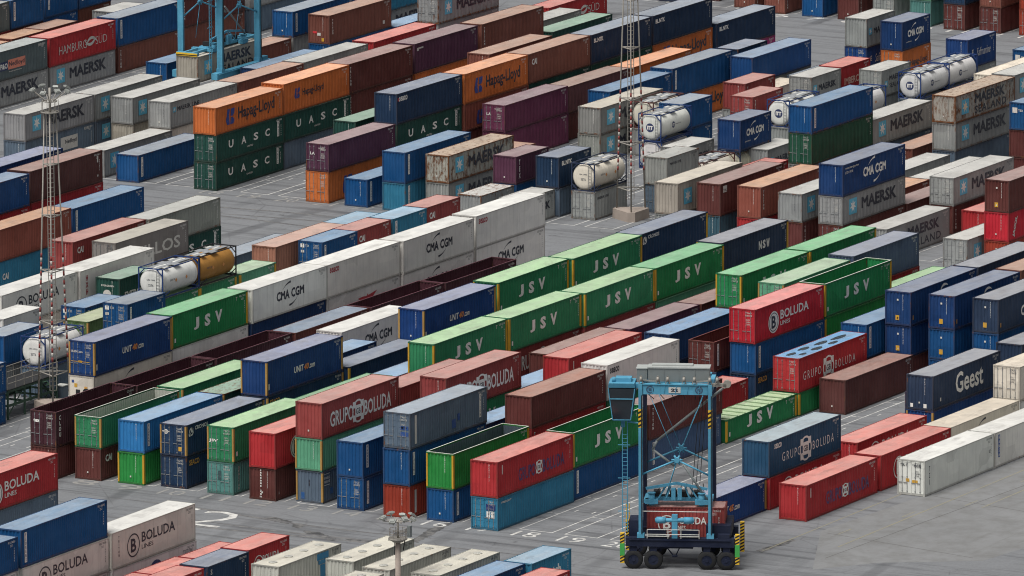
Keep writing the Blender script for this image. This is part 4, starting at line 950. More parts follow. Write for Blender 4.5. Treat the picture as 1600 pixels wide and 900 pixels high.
    if number:
        bm = bmesh.new(); hx = (ax+bx)/2-.05; box(bm, hx-.22, -.3, zb+.66, hx+.22, .05, zb+2.5)                     # drive unit on the near beam
        tube(bm, (hx-1.5, -.15, zb+2.05), (hx+1.5, -.15, zb+2.05), .17, 14); tube(bm, (hx-1.4, -.15, zb+2.05), (hx-.7, -.15, zb+2.05), .26, 14); tube(bm, (hx+.7, -.15, zb+2.05), (hx+1.4, -.15, zb+2.05), .26, 14)
        link('drive_motor', mesh('drive_motor', bm, STEELBLUE), o)
        bm = bmesh.new()
        for zz in (1.35, .98): tube(bm, (hx-2.1, -.4, zb+zz), (hx+1.9, -.4, zb+zz), .03, 6)
        tube(bm, (ax, -.25, zb+2.75), (bx, -.25, zb+2.75), .035, 6)
        for gx in (-2.1, -.5, .5, 1.9): tube(bm, (hx+gx, -.4, zb+.66), (hx+gx, -.4, zb+1.35), .03, 6)
        box(bm, hx-2.1, -.42, zb+.80, hx-.4, -.02, zb+.86); box(bm, hx+.4, -.42, zb+.80, hx+1.9, -.02, zb+.86)
        link('handrail', mesh('handrail', bm, WHITEP), o)
        bm = bmesh.new()
        for gx in (-1.3, 1.15): box(bm, hx+gx-.75, -.3, zb+.66, hx+gx+.65, .25, zb+1.3)
        box(bm, x1-2.2, .2, zb+.66, x1-.3, WD-.4, zb+1.6); box(bm, x0+.2, .3, zb+.66, x0+1.1, 2.2, zb+1.9)
        for gx in (-.7, .4): tube(bm, (hx+gx, .1, zb-.05), (hx+gx*.2, .1, zb-.75), .05, 6)
        tube(bm, (hx-.2, .1, zb-.8), (hx+.2, .1, zb-.8), .1, 8); box(bm, hx-1.2, -.1, zb-.18, hx+1.4, .3, zb-.02)
        link('engine', mesh('engine', bm, NAVYPAINT), o)
        bm = bmesh.new(); box(bm, (ax+bx)/2-.5, -.225, zt-.62, (ax+bx)/2+.42, -.205, zt-.17); nb = link('number_board', mesh('number_board', bm, WHITEP), o)
        l = link('lettering', text_mesh('22', .26, .55, bold=.05), nb, INK+(1,)); l.location = ((ax+bx)/2-.32, -.235, zt-.52); l.rotation_euler = (R(90), 0, 0)
        for gx in (ax+.75, bx-.85):
            e = link('emblem', poly_mesh('emblem', ring(0, 0, .3, .1)+[[(-.12, -.12), (.12, -.12), (.12, .12), (-.12, .12)]], 'cem'), o, lin('2b4a66')+(1,)); e.location = (gx, -.21, zt-.38); e.rotation_euler = (R(90), 0, 0)
        for px, py in ((x0-.42, -.25), (x0-.35, WD-.1), (x1+.08, -.25), (x1+.15, WD-.1)):
            hp = hazard('bumper', o, px, py, .45, .32, .34, 2.35)
            if py < 0:
                bm = bmesh.new(); box(bm, px-.02, py-.03, 1.05, px+.34, py+.2, 2.0); link('signal_panel', mesh('signal_panel', bm, GREENP), hp)
        bm = bmesh.new()
        for dx in (-.1, .12): tube(bm, (x0-.2+dx, WD, 2.8), (x0-.2+dx, WD, 4.1), .03, 6)
        link('marker_rod', mesh('marker_rod', bm, YELLOWP), o)
    else:
        for px in (ax-.6, bx+.3):
            bm = bmesh.new(); box(bm, px, -.35, zb-.4, px+.35, .35, zb+.1); hazard('bumper', o, px-.4, -.3, zb-.7, .5, .5, .75)
    return tag(o, label, 'straddle carrier', grp)
straddle_carrier((659.4, 357.6, 0), R(-65.8), -3.0, 2.35, 1.80, 14.45, NAVYPAINT, True, 'light blue straddle carrier with dark lower beam and board 22, holding a red container', 'straddle carriers', 4.85)

# steel access gantry and electrical cabinet beside the left-hand mast
o = empty('access_gantry', (682.2, 432.9, 0)); GREENSTEEL = simple('green_gantry_paint', '2f4a3c', .7, 0, .25)
bm = bmesh.new()
for gx in (0, 2.6, 5.2, 7.6):
    for gy in (0, 2.6): beam(bm, (gx, gy, 0), (gx, gy, 2.5), .14, .14)
for gz in (1.15, 2.35):
    for gy in (0, 2.6): beam(bm, (0, gy, gz), (7.6, gy, gz), .12, .2)
    for gx in (0, 2.6, 5.2, 7.6): beam(bm, (gx, .07, gz), (gx, 2.53, gz), .1, .16)
for gx in (0, 5.2): beam(bm, (gx, 0, .3), (gx+2.4, 0, 2.2), .07, .07)
link('steel_frame', mesh('steel_frame', bm, GREENSTEEL), o)
for gz in (2.47,):
    bm = bmesh.new(); box(bm, -.1, -.1, gz, 7.7, 2.7, gz+.05); link('deck', mesh('deck', bm, DARK), o)
    bm = bmesh.new()
    for gy in (-.05, 2.65):
        for zz in (.55, 1.05): tube(bm, (-.1, gy, gz+zz), (7.7, gy, gz+zz), .035, 6)
        for k in range(7): tube(bm, (-.1+k*1.3, gy, gz+.05), (-.1+k*1.3, gy, gz+1.05), .03, 6)
    link('handrail', mesh('handrail', bm, GALV), o)
bm = bmesh.new()
for k in range(9): box(bm, 7.9+k*.0, .3+k*.25, .25+k*.25, 8.6, .55+k*.25, .29+k*.25)
for gx in (7.9, 8.6): beam(bm, (gx, .3, .2), (gx, 2.6, 2.5), .05, .16)
link('stair', mesh('stair', bm, GREENSTEEL), o)
tag(o, 'green steel access gantry with white handrails beside the lattice mast with floodlights', 'access gantry')
q = gpt(97, 627, 0); o = empty('electrical_cabinet', (q.x, q.y, 0))
bm = bmesh.new(); box(bm, -.4, -.35, .1, .4, .35, 1.35); box(bm, -.36, -.31, 0, .36, .31, .1); link('body', mesh('body', bm, simple('cabinet_grey_blue', '4d5a66', .5)), o)
bm = bmesh.new(); box(bm, -.44, -.4, 1.35, .44, .4, 1.42); link('lid', mesh('lid', bm, WHITEP), o)
bm = bmesh.new(); box(bm, -.35, -.375, .2, .35, -.352, 1.25); link('door', mesh('door', bm, simple('cabinet_door_grey', '5b6874', .5)), o)
tag(o, 'dark grey electrical cabinet with a pale lid beside the mast foot', 'cabinet')

YARD = (
 (826.63, 519.46, 20, 'maroon::! blue:: blue:stk:h'),
 (832.85, 519.46, 20, 'brown::! brown:: blue:stk:h'),
 (813.15, 518.96, 20, 'red::! red:: grayg:olab:h'),
 (819.44, 518.96, 20, 'maroon::! maroon:: blue:stk:h'),
 (821.18, 516.09, 20, 'gray::! brown::'),
 (814.83, 515.99, 20, 'gray::! browno::'),
 (833.08, 515.69, 20, 'gray::! gray::'),
 (807.84, 515.59, 20, 'gray::! browno::'),
 (841.08, 512.52, 40, 'brown:: maroon:tri:h'),
 (854.38, 512.52, 40, 'slate:: gray::'),
 (828.51, 512.27, 40, 'brown:tri: blue:stk:h'),
 (815.44, 512.06, 40, 'gray:mae: red:hs:h'),
 (802.85, 512.03, 40, 'gray:mae: grayg:pno:h'),
 (822.98, 503.26, 20, 'blue::'),
 (835.28, 500.02, 20, 'brown::'),
 (841.58, 499.92, 40, 'gray:: blue:stk:'),
 (857.39, 499.42, 40, 'gray:mae: sky::'),
 (839.78, 494.67, 40, 'blue:: brown:trim:h'),
 (852.09, 494.17, 40, 'blue::l'),
 (824.43, 493.36, 40, 'dblue::l'),
 (779.78, 492.44, 40, 'slate:pnol: gray:mae:'),
 (792.09, 492.33, 40, 'slate:maex: gray:maex:'),
 (855.26, 491.17, 40, 'gray:: gray:mae:Dr'),
 (792.25, 488.26, 40, 'graycr:: gray:maex:'),
 (855.93, 486.28, 40, 'red::!'),
 (869.16, 486.28, 40, 'red:hsw:'),
 (816.78, 483.95, 40, 'gray::! gray::'),
 (791.85, 483.9, 40, 'cream:: gray:mlg:'),
 (829.9, 483.89, 40, 'gray::! red:hst:'),
 (804.16, 483.83, 40, 'gray::! brown::'),
 (891.87, 483.76, 40, 'navy:: blue::! blue::!'),
 (779.54, 483.64, 40, 'gray:maex:'),
 (894.54, 480.42, 40, 'maroon:: maroon::! maroon::!'),
 (778.78, 479.47, 40, 'blue:stk:'),
 (844.2, 475.56, 40, 'gray::! grayc::'),
 (892.05, 474.91, 40, 'brown:tri: maroon::! brown::!'),
 (742.35, 472.54, 40, 'gray::! red::! unitblue::'),
 (843.25, 471.43, 40, 'gray::! dkgreen:cap:'),
 (816.08, 471.3, 40, 'brown::! orange:: purple:box:h'),
 (829.01, 471.19, 40, 'maroon::! orange::! brown:tri:h'),
 (803.26, 471.18, 40, 'maroon::! maroon:tri: maroon:tri:h'),
 (778.63, 470.93, 40, 'dkgreen:uasc:D dkgreen:uasc:D orange:hl:'),
 (790.95, 470.93, 40, 'slate:: dkgreen:uasc: orange:hls:h'),
 (890.55, 470.64, 40, 'brown:tri:l maroon::! brown::!'),
 (741.74, 467.92, 40, 'gray::! red:bluetop: maroonb:marks:h'),
 (728.69, 467.51, 40, 'gray::! red:: blue2::h'),
 (890.41, 466.22, 40, 'blue:: blue::! navy::!'),
 (741.33, 463.35, 40, 'gray::! blue:stk:'),
 (790.96, 463.19, 40, 'gray::! dkgreen::'),
 (815.96, 463.01, 40, 'gray::! maroon::! brown::'),
 (728.13, 462.85, 40, 'sky:cais: browno::h'),
 (890.38, 462.1, 40, 'maroon:tri: maroon::! blue::!'),
 (791.46, 459.04, 40, 'gray::! dkgreen:uasc: navy:seacox:h'),
 (841.0, 458.92, 40, 'blue::! orange:hl2: navyd:bntk:h'),
 (816.09, 458.9, 40, 'maroon::! dkgreen:: brown:cai:h'),
 (828.45, 458.86, 40, 'blue::! dkgreen:cap: navyd:bntk:h'),
 (803.78, 458.8, 40, 'maroon:: browno:hlb: orange:hl:h'),
 (778.12, 458.61, 40, 'orange:hld:Dh purple:dmark:D'),
 (853.42, 458.61, 40, 'magenta:one: navyd:bntk:h'),
 (890.32, 458.04, 40, 'gray::D grayc::! gray::!'),
 (727.89, 454.93, 40, 'gray::! dkred:cai:'),
 (816.68, 454.93, 40, 'maroon:: brownp::'),
 (829.01, 454.73, 40, 'orange::! orange::'),
 (740.21, 454.63, 40, 'dkgreen:uasc: grayc::'),
 (778.04, 454.43, 40, 'blue:stk:'),
 (803.7, 454.43, 40, 'magmar::h magmar:dmark:D'),
 (890.69, 454.02, 40, 'teal:: mint:: teal::!'),
 (727.85, 450.57, 40, 'gray:: graybr:pin:RDh'),
 (842.93, 450.57, 20, 'gray::! navy::'),
 (777.88, 450.32, 40, 'sky:stk: blue:stk:h'),
 (795.8, 450.11, 20, 'brown::'),
 (816.3, 450.07, 40, 'gray::! blue::'),
 (828.61, 450.07, 40, 'orange:hle: blue:stk:h'),
 (890.09, 449.87, 40, 'maroon::D navy:: blue::!'),
 (839.26, 447.16, 40, 'gray:: blue2::'),
 (862.88, 446.97, 20, 'unitblue:safm:D gray:maes:h'),
 (779.79, 446.84, 40, 'gray:mae:s rusty:mae:r'),
 (808.11, 446.66, 40, 'grayd:mae:y grayd:mae:y'),
 (739.52, 446.1, 40, 'slate::'),
 (890.2, 445.88, 40, 'maroon::D brown:: brown::!'),
 (701.94, 445.85, 40, 'cream::Rh white:bolk2:Rh'),
 (714.25, 445.7, 40, 'cream::Rh! white:rstk:Rh'),
 (838.12, 444.25, 20, 'cream::'),
 (845.53, 444.25, 40, 'slate::'),
 (812.97, 443.64, 20, 'gray:: brframe:tank:Kr'),
 (862.73, 442.89, 20, 'orange:hlt:D navyb:cmaw:h'),
 (715.36, 442.43, 20, 'gray::! dkgreen:ever:'),
 (695.91, 441.93, 20, 'gray::! white::Rg'),
 (890.35, 441.49, 40, 'redor::D redor:: brown::!'),
 (776.01, 441.28, 20, 'gray:mae:r'),
 (782.3, 441.15, 20, 'blue:: purple:tex:'),
 (826.14, 440.92, 20, 'gray:: dkred:tri:'),
 (813.38, 440.84, 20, 'blue:: blue::'),
 (807.52, 439.78, 20, 'wtank:tank:Kb wtank:itt:Kb'),
 (703.32, 438.44, 20, 'gray::! blue:oocl:D'),
 (734.25, 438.19, 40, 'gray::! pinkblue::'),
 (746.38, 438.19, 20, 'gray::! sky::'),
 (689.69, 437.94, 20, 'gray:: blue::'),
 (776.16, 437.1, 20, 'gray:maerk:'),
 (838.64, 437.1, 20, 'blue::! red:imp:'),
 (832.11, 436.92, 20, 'gray::! gray:maes:D'),
 (820.0, 436.82, 20, 'gray:: dkred:tri:D'),
 (782.34, 436.67, 20, 'slate:hon: navy:bntk:h'),
 (805.82, 436.57, 20, 'gray:maerk:'),
 (755.23, 435.09, 20, 'blue::! dkred:cai:h'),
 (742.87, 435.04, 20, 'blue::! dkred:cai:h'),
 (698.31, 435.02, 20, 'slate::! olive::Dp'),
 (749.04, 434.94, 20, 'gray::! sky:stk:h'),
 (736.69, 434.84, 20, 'gray::! blue:oocl:Dh'),
 (722.37, 434.64, 20, 'gray::! mint::Pc'),
 (690.74, 434.59, 20, 'slate:: white:tank:Kb'),
 (709.59, 434.59, 20, 'gray::! green::P wtank:tank:Kb'),
 (715.76, 434.59, 20, 'gray::! green::P tan:tank:Kd'),
 (782.25, 432.98, 20, 'gray:mls:D cream:tank:Kn'),
 (819.77, 432.82, 20, 'gray:: wtank:itt:Kb'),
 (838.51, 432.75, 20, 'gray:: gray:msls:D'),
 (856.5, 432.54, 20, 'gray:: unitblue:safm:h'),
 (668.71, 432.27, 40, 'blue:: blue::'),
 (800.11, 431.31, 20, 'brframe:tank:Kr'),
 (806.84, 431.11, 20, 'beige:tankr:Kn navyb:cmaw:h'),
 (808.9, 429.29, 20, 'gray:maes:'),
 (695.04, 429.08, 20, 'gray::! gray::! blue:oocl:D'),
 (845.37, 429.0, 20, 'slate:: wtank:itt:Kb'),
 (839.02, 428.76, 20, 'slate:: wtank:itt:Kb'),
 (825.75, 428.74, 20, 'gray::! wtank:tank:Kb'),
 (788.21, 428.68, 20, 'slate::D grayc:mls:y'),
 (799.27, 425.25, 20, 'red::'),
 (855.43, 424.79, 20, 'gray::! blue:sq:'),
 (841.45, 421.91, 40, 'gray::! cream::'),
 (690.11, 421.84, 40, 'blue::! white::Rh fgreen:jsv:Ph'),
 (702.7, 421.63, 40, 'gray::! dblue::h white:cmab:Rh'),
 (677.6, 421.62, 40, 'gray::! cream:cmas:RUh unitblue:unitd:DPh'),
 (715.01, 421.57, 40, 'blue::! white:wing:Rh white:seacor:Rh'),
 (740.31, 421.5, 40, 'gray::! white:cmab:Rh white:seacor:Rh'),
 (727.33, 421.34, 40, 'gray::! white:cmab:Rh white:cmab:Rh'),
 (814.4, 421.2, 40, 'slate:: gray:mae:'),
 (802.09, 421.13, 40, 'gray:h:h dkgreen2::Dh blue:stk:'),
 (775.92, 420.88, 40, 'gray:: graycr:maex:h'),
 (815.51, 417.58, 40, 'brown::'),
 (801.09, 417.57, 40, 'red::!'),
 (677.72, 417.51, 40, 'navy::! dkbrown::DO'),
 (690.21, 417.51, 40, 'maroon::! dkbrown::O'),
 (777.45, 417.47, 40, 'dkteal::y maroon:sqlab:h'),
 (702.55, 417.29, 40, 'blue::! maroon:tarp:'),
 (714.86, 417.23, 40, 'red::! dkbrown::O'),
 (664.31, 417.01, 40, 'maroon:: dkbrown:tex:DOh'),
 (727.17, 417.01, 40, 'maroon::! dkbrown::O'),
 (678.44, 413.76, 40, 'gray::! green::p'),
 (829.02, 413.74, 40, 'gray::! gray::! gray:maex:'),
 (665.45, 413.54, 40, 'maroon:cai: green::DOpg'),
 (777.79, 413.5, 40, 'red:: browno:tri:h'),
 (816.22, 413.48, 40, 'slate:: gray:mae: rusty:msl:r'),
 (703.1, 413.29, 40, 'gray::! white:cmab:Rh'),
 (802.51, 413.24, 40, 'gray::'),
 (690.47, 409.66, 40, 'gray::! dblue::l'),
 (665.67, 409.65, 40, 'bgreen::P lblue:stk:'),
 (678.15, 409.65, 40, 'teal::! dkgreen::pr'),
 (778.05, 409.42, 40, 'maroon:tri:y gray:maex:y'),
 (790.36, 409.17, 40, 'browno::'),
 (802.67, 409.01, 40, 'gray::'),
 (666.13, 405.93, 40, 'navy:seaco:D navy:cronos:Dp'),
 (678.73, 405.93, 40, 'blue::! navy:seaco:p unitblue:unit:Ph'),
 (716.4, 405.82, 40, 'white::R! blue::! green:jsv:Ph'),
 (741.02, 405.68, 40, 'blue::! maroon::! navy:cronosw:Ph'),
 (778.41, 405.56, 40, 'maroon::D gray:mae:D navyb:cmac:h'),
 (816.13, 405.44, 40, 'maroon:: maroon:: blue:sq:'),
 (691.04, 405.43, 40, 'gray::! navy::Ph'),
 (703.35, 405.43, 40, 'gray::! blue::! unitblue:unit:Ph'),
 (728.71, 405.43, 40, 'red::! blue::! green:jsv:Ph'),
 (790.72, 405.37, 40, 'maroon::'),
 (628.55, 402.1, 40, 'gray::! slate::b red:bol2:h'),
 (665.85, 401.42, 40, 'teal:vert:D green:jsvs:Dph'),
 (678.83, 401.41, 40, 'blue::! greenl::p'),
 (803.52, 401.41, 40, 'red::!'),
 (791.45, 401.11, 40, 'maroon:tri: gray:mae:D'),
 (690.74, 400.92, 40, 'maroon::! dblue::l'),
 (777.43, 400.61, 40, 'gray:msl:hR'),
 (740.83, 397.62, 40, 'navy::! blue::! navyg:nsw:Ph'),
 (691.31, 397.56, 40, 'gray::! red::! green:jsv:Ph'),
 (703.62, 397.56, 40, 'gray::! dkred:gbw: green:jsv:Ph'),
 (790.45, 397.36, 40, 'red::'),
 (665.52, 397.32, 40, 'maroon:seacous: red:bol:h'),
 (715.93, 397.19, 40, 'blue::! dkred:cai: green:jsv:Ph'),
 (728.24, 397.19, 40, 'red::! mint:: fgreen:jsv:Ph'),
 (704.64, 393.8, 40, 'blue::! maroon::'),
 (666.49, 393.58, 40, 'slate:evg:p mint::p dkred:gbw:h'),
 (716.95, 393.53, 40, 'red::! purple::'),
 (678.81, 393.52, 40, 'blue::! navy::q! dkred::'),
 (729.26, 393.3, 40, 'blue::! maroon::'),
 (776.32, 392.04, 40, 'gray:maek:Dh'),
 (615.96, 389.8, 40, 'white::R white:bolk2:R blue:stkl:h'),
 (603.1, 389.77, 40, 'white::R! white::R blue::'),
 (691.37, 389.61, 40, 'maroon::! dblue::l'),
 (628.28, 389.52, 40, 'white:fin:R white:bolk3:Rh'),
 (716.5, 389.52, 40, 'navy:: dblue::w'),
 (665.72, 389.37, 40, 'blue:stk:D blue:stk:h'),
 (728.82, 389.34, 40, 'teal::! maroon:: fgreen:jsv:DPh'),
 (741.31, 389.34, 40, 'gray::! maroon::! fgreen::Ph'),
 (678.43, 389.11, 40, 'blue::! green:jsv:h dkred:gbw:h'),
 (778.48, 389.03, 40, 'redor:lab: bred:jac:lab maroon:lab:h'),
 (616.52, 385.59, 40, 'red::'),
 (628.83, 385.57, 20, 'red::'),
 (635.01, 385.4, 20, 'red::'),
 (728.56, 385.19, 40, 'blue::! teal::! mint::pD'),
 (691.45, 385.13, 40, 'blue::! maroon::! red:gbp:h'),
 (677.53, 385.09, 40, 'gray::! dblue:caim:l'),
 (740.87, 384.93, 40, 'blue::! red:: slated::h'),
 (665.07, 384.76, 40, 'redor:grstk: blue:stk:h slate:oldpatch:Dh'),
 (715.41, 384.76, 40, 'blue:: maroon:vstk:DO'),
 (741.5, 381.53, 40, 'gray::! green::'),
 (728.85, 381.34, 40, 'bgreen::P! bgreen::P fgreen:jsv:POh'),
 (702.81, 381.31, 40, 'red::'),
 (716.3, 381.28, 40, 'navy:seaco: blue:stk: bred:bol:Dh'),
 (665.41, 381.03, 40, 'blue:stk: bgreen::POgh'),
 (677.9, 381.03, 40, 'blue::! red:tri: brownm::'),
 (690.43, 381.03, 40, 'blue::! green:: white:seacok:Rh'),
 (629.33, 378.11, 20, 'gray::! red:bolk:'),
 (622.97, 377.92, 20, 'gray::! navy:mk:'),
 (616.43, 377.9, 20, 'gray::! red::'),
 (676.86, 376.62, 40, 'blue:stk: fgreen:jsv:POh'),
 (689.25, 376.52, 40, 'gblue:stk: maroon:tri:h'),
 (664.37, 376.44, 40, 'sky:old:D red:gbp:h'),
 (726.55, 376.3, 40, 'maroon:: blue:stk:h'),
 (701.85, 376.26, 40, 'fgreen:jsv:Pbq'),
 (714.24, 376.12, 40, 'fgreen::Pq red:gbo:DTh'),
 (729.02, 373.37, 40, 'maroon:: navyb:lab: navyb:lab2:h'),
 (741.42, 373.36, 40, 'brown::! navy::! navyg:olab:h'),
 (625.58, 373.25, 30, 'white::! bulk:tlogo:Bs'),
 (716.56, 373.05, 40, 'brownd::h'),
 (741.86, 369.53, 40, 'blue::! maroon::! brown::h'),
 (729.26, 369.42, 40, 'blue:: blue:lab: navyb:lab2:h'),
 (629.64, 369.21, 30, 'white::! bulk:bl:B'),
 (729.52, 365.51, 40, 'blue::! blue:lab: navyg:lab2:h'),
 (628.54, 365.42, 30, 'white::! bulk:bl:B'),
 (618.22, 365.23, 30, 'white::! bulk::B'),
 (716.36, 365.01, 40, 'dblue::'),
 (726.57, 361.82, 40, 'blue::! navyg::'),
 (710.12, 361.68, 40, 'unitblue::P navyg:geest:h'),
 (668.92, 361.57, 40, 'unitblue:unit5:p'),
 (696.35, 361.42, 40, 'red:bolk:'),
 (681.23, 361.32, 40, 'red:bolk: tealb:gbw2:h'),
 (628.73, 361.3, 30, 'white::! bulk:bl:B'),
 (629.28, 357.65, 20, 'gray::! blue:mk:'),
 (635.45, 357.15, 20, 'gray::! sky:dutch:'),
 (716.81, 357.13, 40, 'white::R cream::RDh'),
 (703.93, 356.91, 40, 'cream:cmas:Rh'),
 (691.62, 356.85, 40, 'red:bolk:h'),
 (678.82, 356.83, 40, 'red:gbp:h'),
 (628.82, 353.52, 20, 'gray::! red::'),
 (691.38, 352.84, 40, 'white:rmarks:RDh'),
 (703.69, 352.79, 40, 'white:bstk:Rh'),
)

# ------------------------------------------------------------------ the yard: stacks written bottom to top as colour:marking:options
def HGT(o): return 1.95 if 'q' in o else (2.896 if 'h' in o else 2.591)
RECS = []; HIDDEN = []
def add_stack(si, x, y, lk, specs):
    L = {40: 12.192, 20: 6.058, 30: 9.125}[lk]; z = 0.0
    for k, s in enumerate(specs.split()):
        c, m, o = s.split(':'); H = HGT(o); rng = random.Random(si*17+k*5+3)
        if '!' in o: HIDDEN.append((x, y, z, L, H, c)); z += H+.01; continue
        x1, y1 = x+(rng.uniform(-.06, .06) if k else 0), y+(rng.uniform(-.05, .05) if k else 0)
        ob = make_container(x1, y1, z, L, H, (c, m, o), rng, False)
        ob.rotation_euler.z = R(rng.uniform(-.22, .22)); kind = ob.name.split('.')[0]; ob['category'] = 'tank container' if kind == 'tank_container' else 'container'
        ob['group'] = {'tank_container': 'tank containers in the yard', 'open_top_container': 'open-top containers in the yard', 'refrigerated_container': 'white refrigerated containers in rows', 'bulk_container': 'pale bulk containers in the foreground'}.get(kind, 'containers stacked in the yard')
        RECS.append(dict(o=ob, spec=(c, m, o), kind=kind, L=L, H=H, x=x1, y=y1, z=z, stack=si)); z += H+.01
for si, (x, y, lk, specs) in enumerate(YARD): add_stack(si, x, y, lk, specs)

# those that the rows in front hide completely: one mass that carries what stands on it
if HIDDEN:
    bm = bmesh.new(); mats = []; cols = sorted({q[5] for q in HIDDEN})
    for x, y, z, L, H, c in HIDDEN:
        for src in (body_mesh(L, H, 'std'), roof_mesh(L, H, 'std'), end_mesh(H)):
            n = len(bm.verts); f0 = len(bm.faces); bm.from_mesh(src); bm.verts.ensure_lookup_table(); bm.faces.ensure_lookup_table()
            for v in bm.verts[n:]: v.co += Vector((x, y, z))
            for f in bm.faces[f0:]: f.material_index = cols.index(c)
    def plain(c):
        k = NT('stack_paint_'+c); k.b.inputs['Base Color'].default_value = PAL[c]+(1,); k.b.inputs['Roughness'].default_value = .6; return k.m
    tag(link('stacked_containers', mesh('stacked_containers', bm, [plain(c) for c in cols])), kind='stuff')

# ------------------------------------------------------------------ the second carrier and the loads the carriers hold
straddle_carrier((824.55, 496.7, 0), 0.0, -2.35, 4.75, 1.75, 14.45, STEELBLUE, False, 'light blue straddle carrier with open legs standing over a creamy grey container', 'straddle carriers', 4.22, navy=False, ext=(-4.95, 7.25))
def held(x, y, z, rz, L, H, spec, label):
    ob = make_container(x, y, z, L, H, spec, random.Random(5)); ob.rotation_euler.z = rz
    ob['category'] = 'container'; ob['group'] = 'containers held by carriers'; ob['label'] = label
held(819.6, 497.7, 1.58, 0.0, 12.192, 2.591, ('graycr', 'msl', 'y'), 'creamy grey container with a star and two lines of capitals, held by a straddle carrier')
_r = R(-65.8); _c = Vector((659.4, 357.6, 0)); _ux, _uy = Vector((math.cos(_r), math.sin(_r), 0)), Vector((-math.sin(_r), math.cos(_r), 0))
_q = _c+_ux*-2.62+_uy*1.0
held(_q.x, _q.y, 2.05, _r, 6.058, 2.591, ('dkred', 'bolk', ''), 'short dark red container with a ringed letter, held inside the blue straddle carrier')

# ------------------------------------------------------------------ labels: how each container looks and what it stands on or beside
CNAME = dict(blue='blue', blue2='deep blue', navy='navy', navyb='navy blue', navyd='dark navy', navyg='grey navy', dblue='dull blue', gblue='grey blue', lblue='bright blue', sky='sky blue', unitblue='royal blue',
 red='red', bred='bright red', dkred='dark red', redor='orange red', maroon='maroon', maroonb='brownish maroon', purple='purple', magmar='plum', magenta='magenta', dkbrown='dark brown', brown='brown',
 brownm='reddish brown', brownd='deep brown', brownp='dusky brown', browno='rust brown', orange='orange', green='green', fgreen='fresh green', bgreen='bright green', greenl='pale roofed green', mint='mint green',
 dkgreen='dark green', dkgreen2='bottle green', dkteal='dark teal', teal='teal', olive='olive green', gray='grey', grayc='stone grey', grayd='stained grey', graycr='creamy grey', graybr='brownish grey', grayg='greenish grey',
 slate='slate blue', slated='dark slate', tealb='teal blue', pinkblue='pinkish', white='white', cream='cream', beige='beige', bulk='pale grey', rusty='rusty grey', wtank='white', tan='tan', brframe='off white')
MARK = dict(jsv='three tall white letters', jsvs='three white letters on side and door', tri='a white upright word', trim='a white upright word and small patches', stk='a white upright plate', stkl='a long white upright plate', bstk='a blue upright plate',
 rstk='red upright letters', vstk='an upright plate', grstk='a pale full height plate', mae='a white star and dark capitals', maek='a white star and dark capitals', maex='a white star on light blue', maes='a small star and dark capitals', maerk='dark capitals',
 mlg='a small dark heading', mls='a tiny dark heading', msl='a star and two lines of capitals', msls='a star and two small lines', hl='a blue emblem and dark name', hls='a small blue emblem and name', hlb='a faded blue emblem', hld='a large blue emblem',
 hl2='a dark two part name', hle='a dark two part name', hlt='a blue emblem and name', uasc='four spaced white capitals', cmab='dark capitals between two swooshes', cmac='white capitals between two swooshes', cmaw='white capitals and swooshes', cmas='dark capitals and a swoosh',
 bol='a white disc and white name', bol2='a white disc and white name', bolk='a white ringed letter and name', bolk2='a black ringed letter and name', bolk3='a black ringed letter and name', gbw='two big white words around a seal', gbp='two purple words around a white seal',
 gbw2='thin white words around a seal', gbo='thin white words and a holed blue cover', unit='a slanted white and orange name', unitd='a slanted name and lettered doors', unit5='a slanted white and orange name', cronos='a white emblem and name', cronosw='a white emblem and name',
 seaco='a small gold name', seacor='a small red name', seacok='a small black name', seacow='a small white name', seacox='a small white name', cai='three bold white letters', caim='three bold white letters', cais='three bold white letters', seacous='an upright white address on its end',
 box='a small white box', nsw='three separate white letters', geest='a big white name', pin='a wide pale name', hs='white capitals around crossed swooshes', hst='small white capitals', hsw='a crossed swoosh and white name', pno='a navy and orange label', pnol='a white label',
 ever='a pale disc and name', tex='white upright letters', bntk='a small white name', one='big white capitals', cap='spaced pale capitals', jac='steep white lettering', safm='a flowing white name', imp='pale capitals', dutch='a bold white word', evg='white outlines and blue patches',
 oldpatch='faded blue patches', lab='an orange label', lab2='orange labels and white capitals', olab='an orange mark', wing='a red wing emblem', vert='pale upright letters', sqlab='a square white label', rmarks='lettered doors', marks='small white marks', dmark='lettered doors',
 mk='a small white letter', sq='a white square', oocl='lettered doors and a white plate', old='worn paint and dark door patches', fin='a blue curl emblem', tlogo='a big blue letter', bl='a blue word', itt='a navy disc', tank='plain shell', tankr='ribbed shell', tarp='a taut grey cover', tarpend='a blue sheet inside')
TYPE = dict(tank_container='tank container', open_top_container='open-top container', refrigerated_container='refrigerated container', bulk_container='bulk container', shipping_container='container', short_container='container')
def art(s): return ('an ' if s[0] in 'aeiou' else 'a ')+s
def project(v):
    d = Vector(v)-cam.matrix_world.translation; z = d.dot(F); return 800+15633.9*d.dot(RT)/z, 450-15633.9*d.dot(UP)/z
def look(r):
    c, m, opt = r['spec']; t = TYPE[r['kind']]
    s = ('short ' if r['L'] < 7 and r['kind'] != 'tank_container' else '')+CNAME[c]+' '+t
    fr = {'b': 'blue', 'd': 'black', 'r': 'brown'}
    if r['kind'] == 'tank_container': s += ' in '+art(next((fr[k] for k in 'bdr' if k in opt), 'navy'))+' frame'; return s+(' with navy disc' if m == 'itt' else ' with a ribbed shell' if m == 'tankr' else '')
    if m in MARK: s += ' with '+MARK[m]
    elif 'D' in opt: s += ' with doors on the near end'
    elif 'P' in opt: s += ' with yellow corner posts'
    return s
def short(r): return CNAME[r['spec'][0]]+(' tank' if r['kind'] == 'tank_container' else ' one')
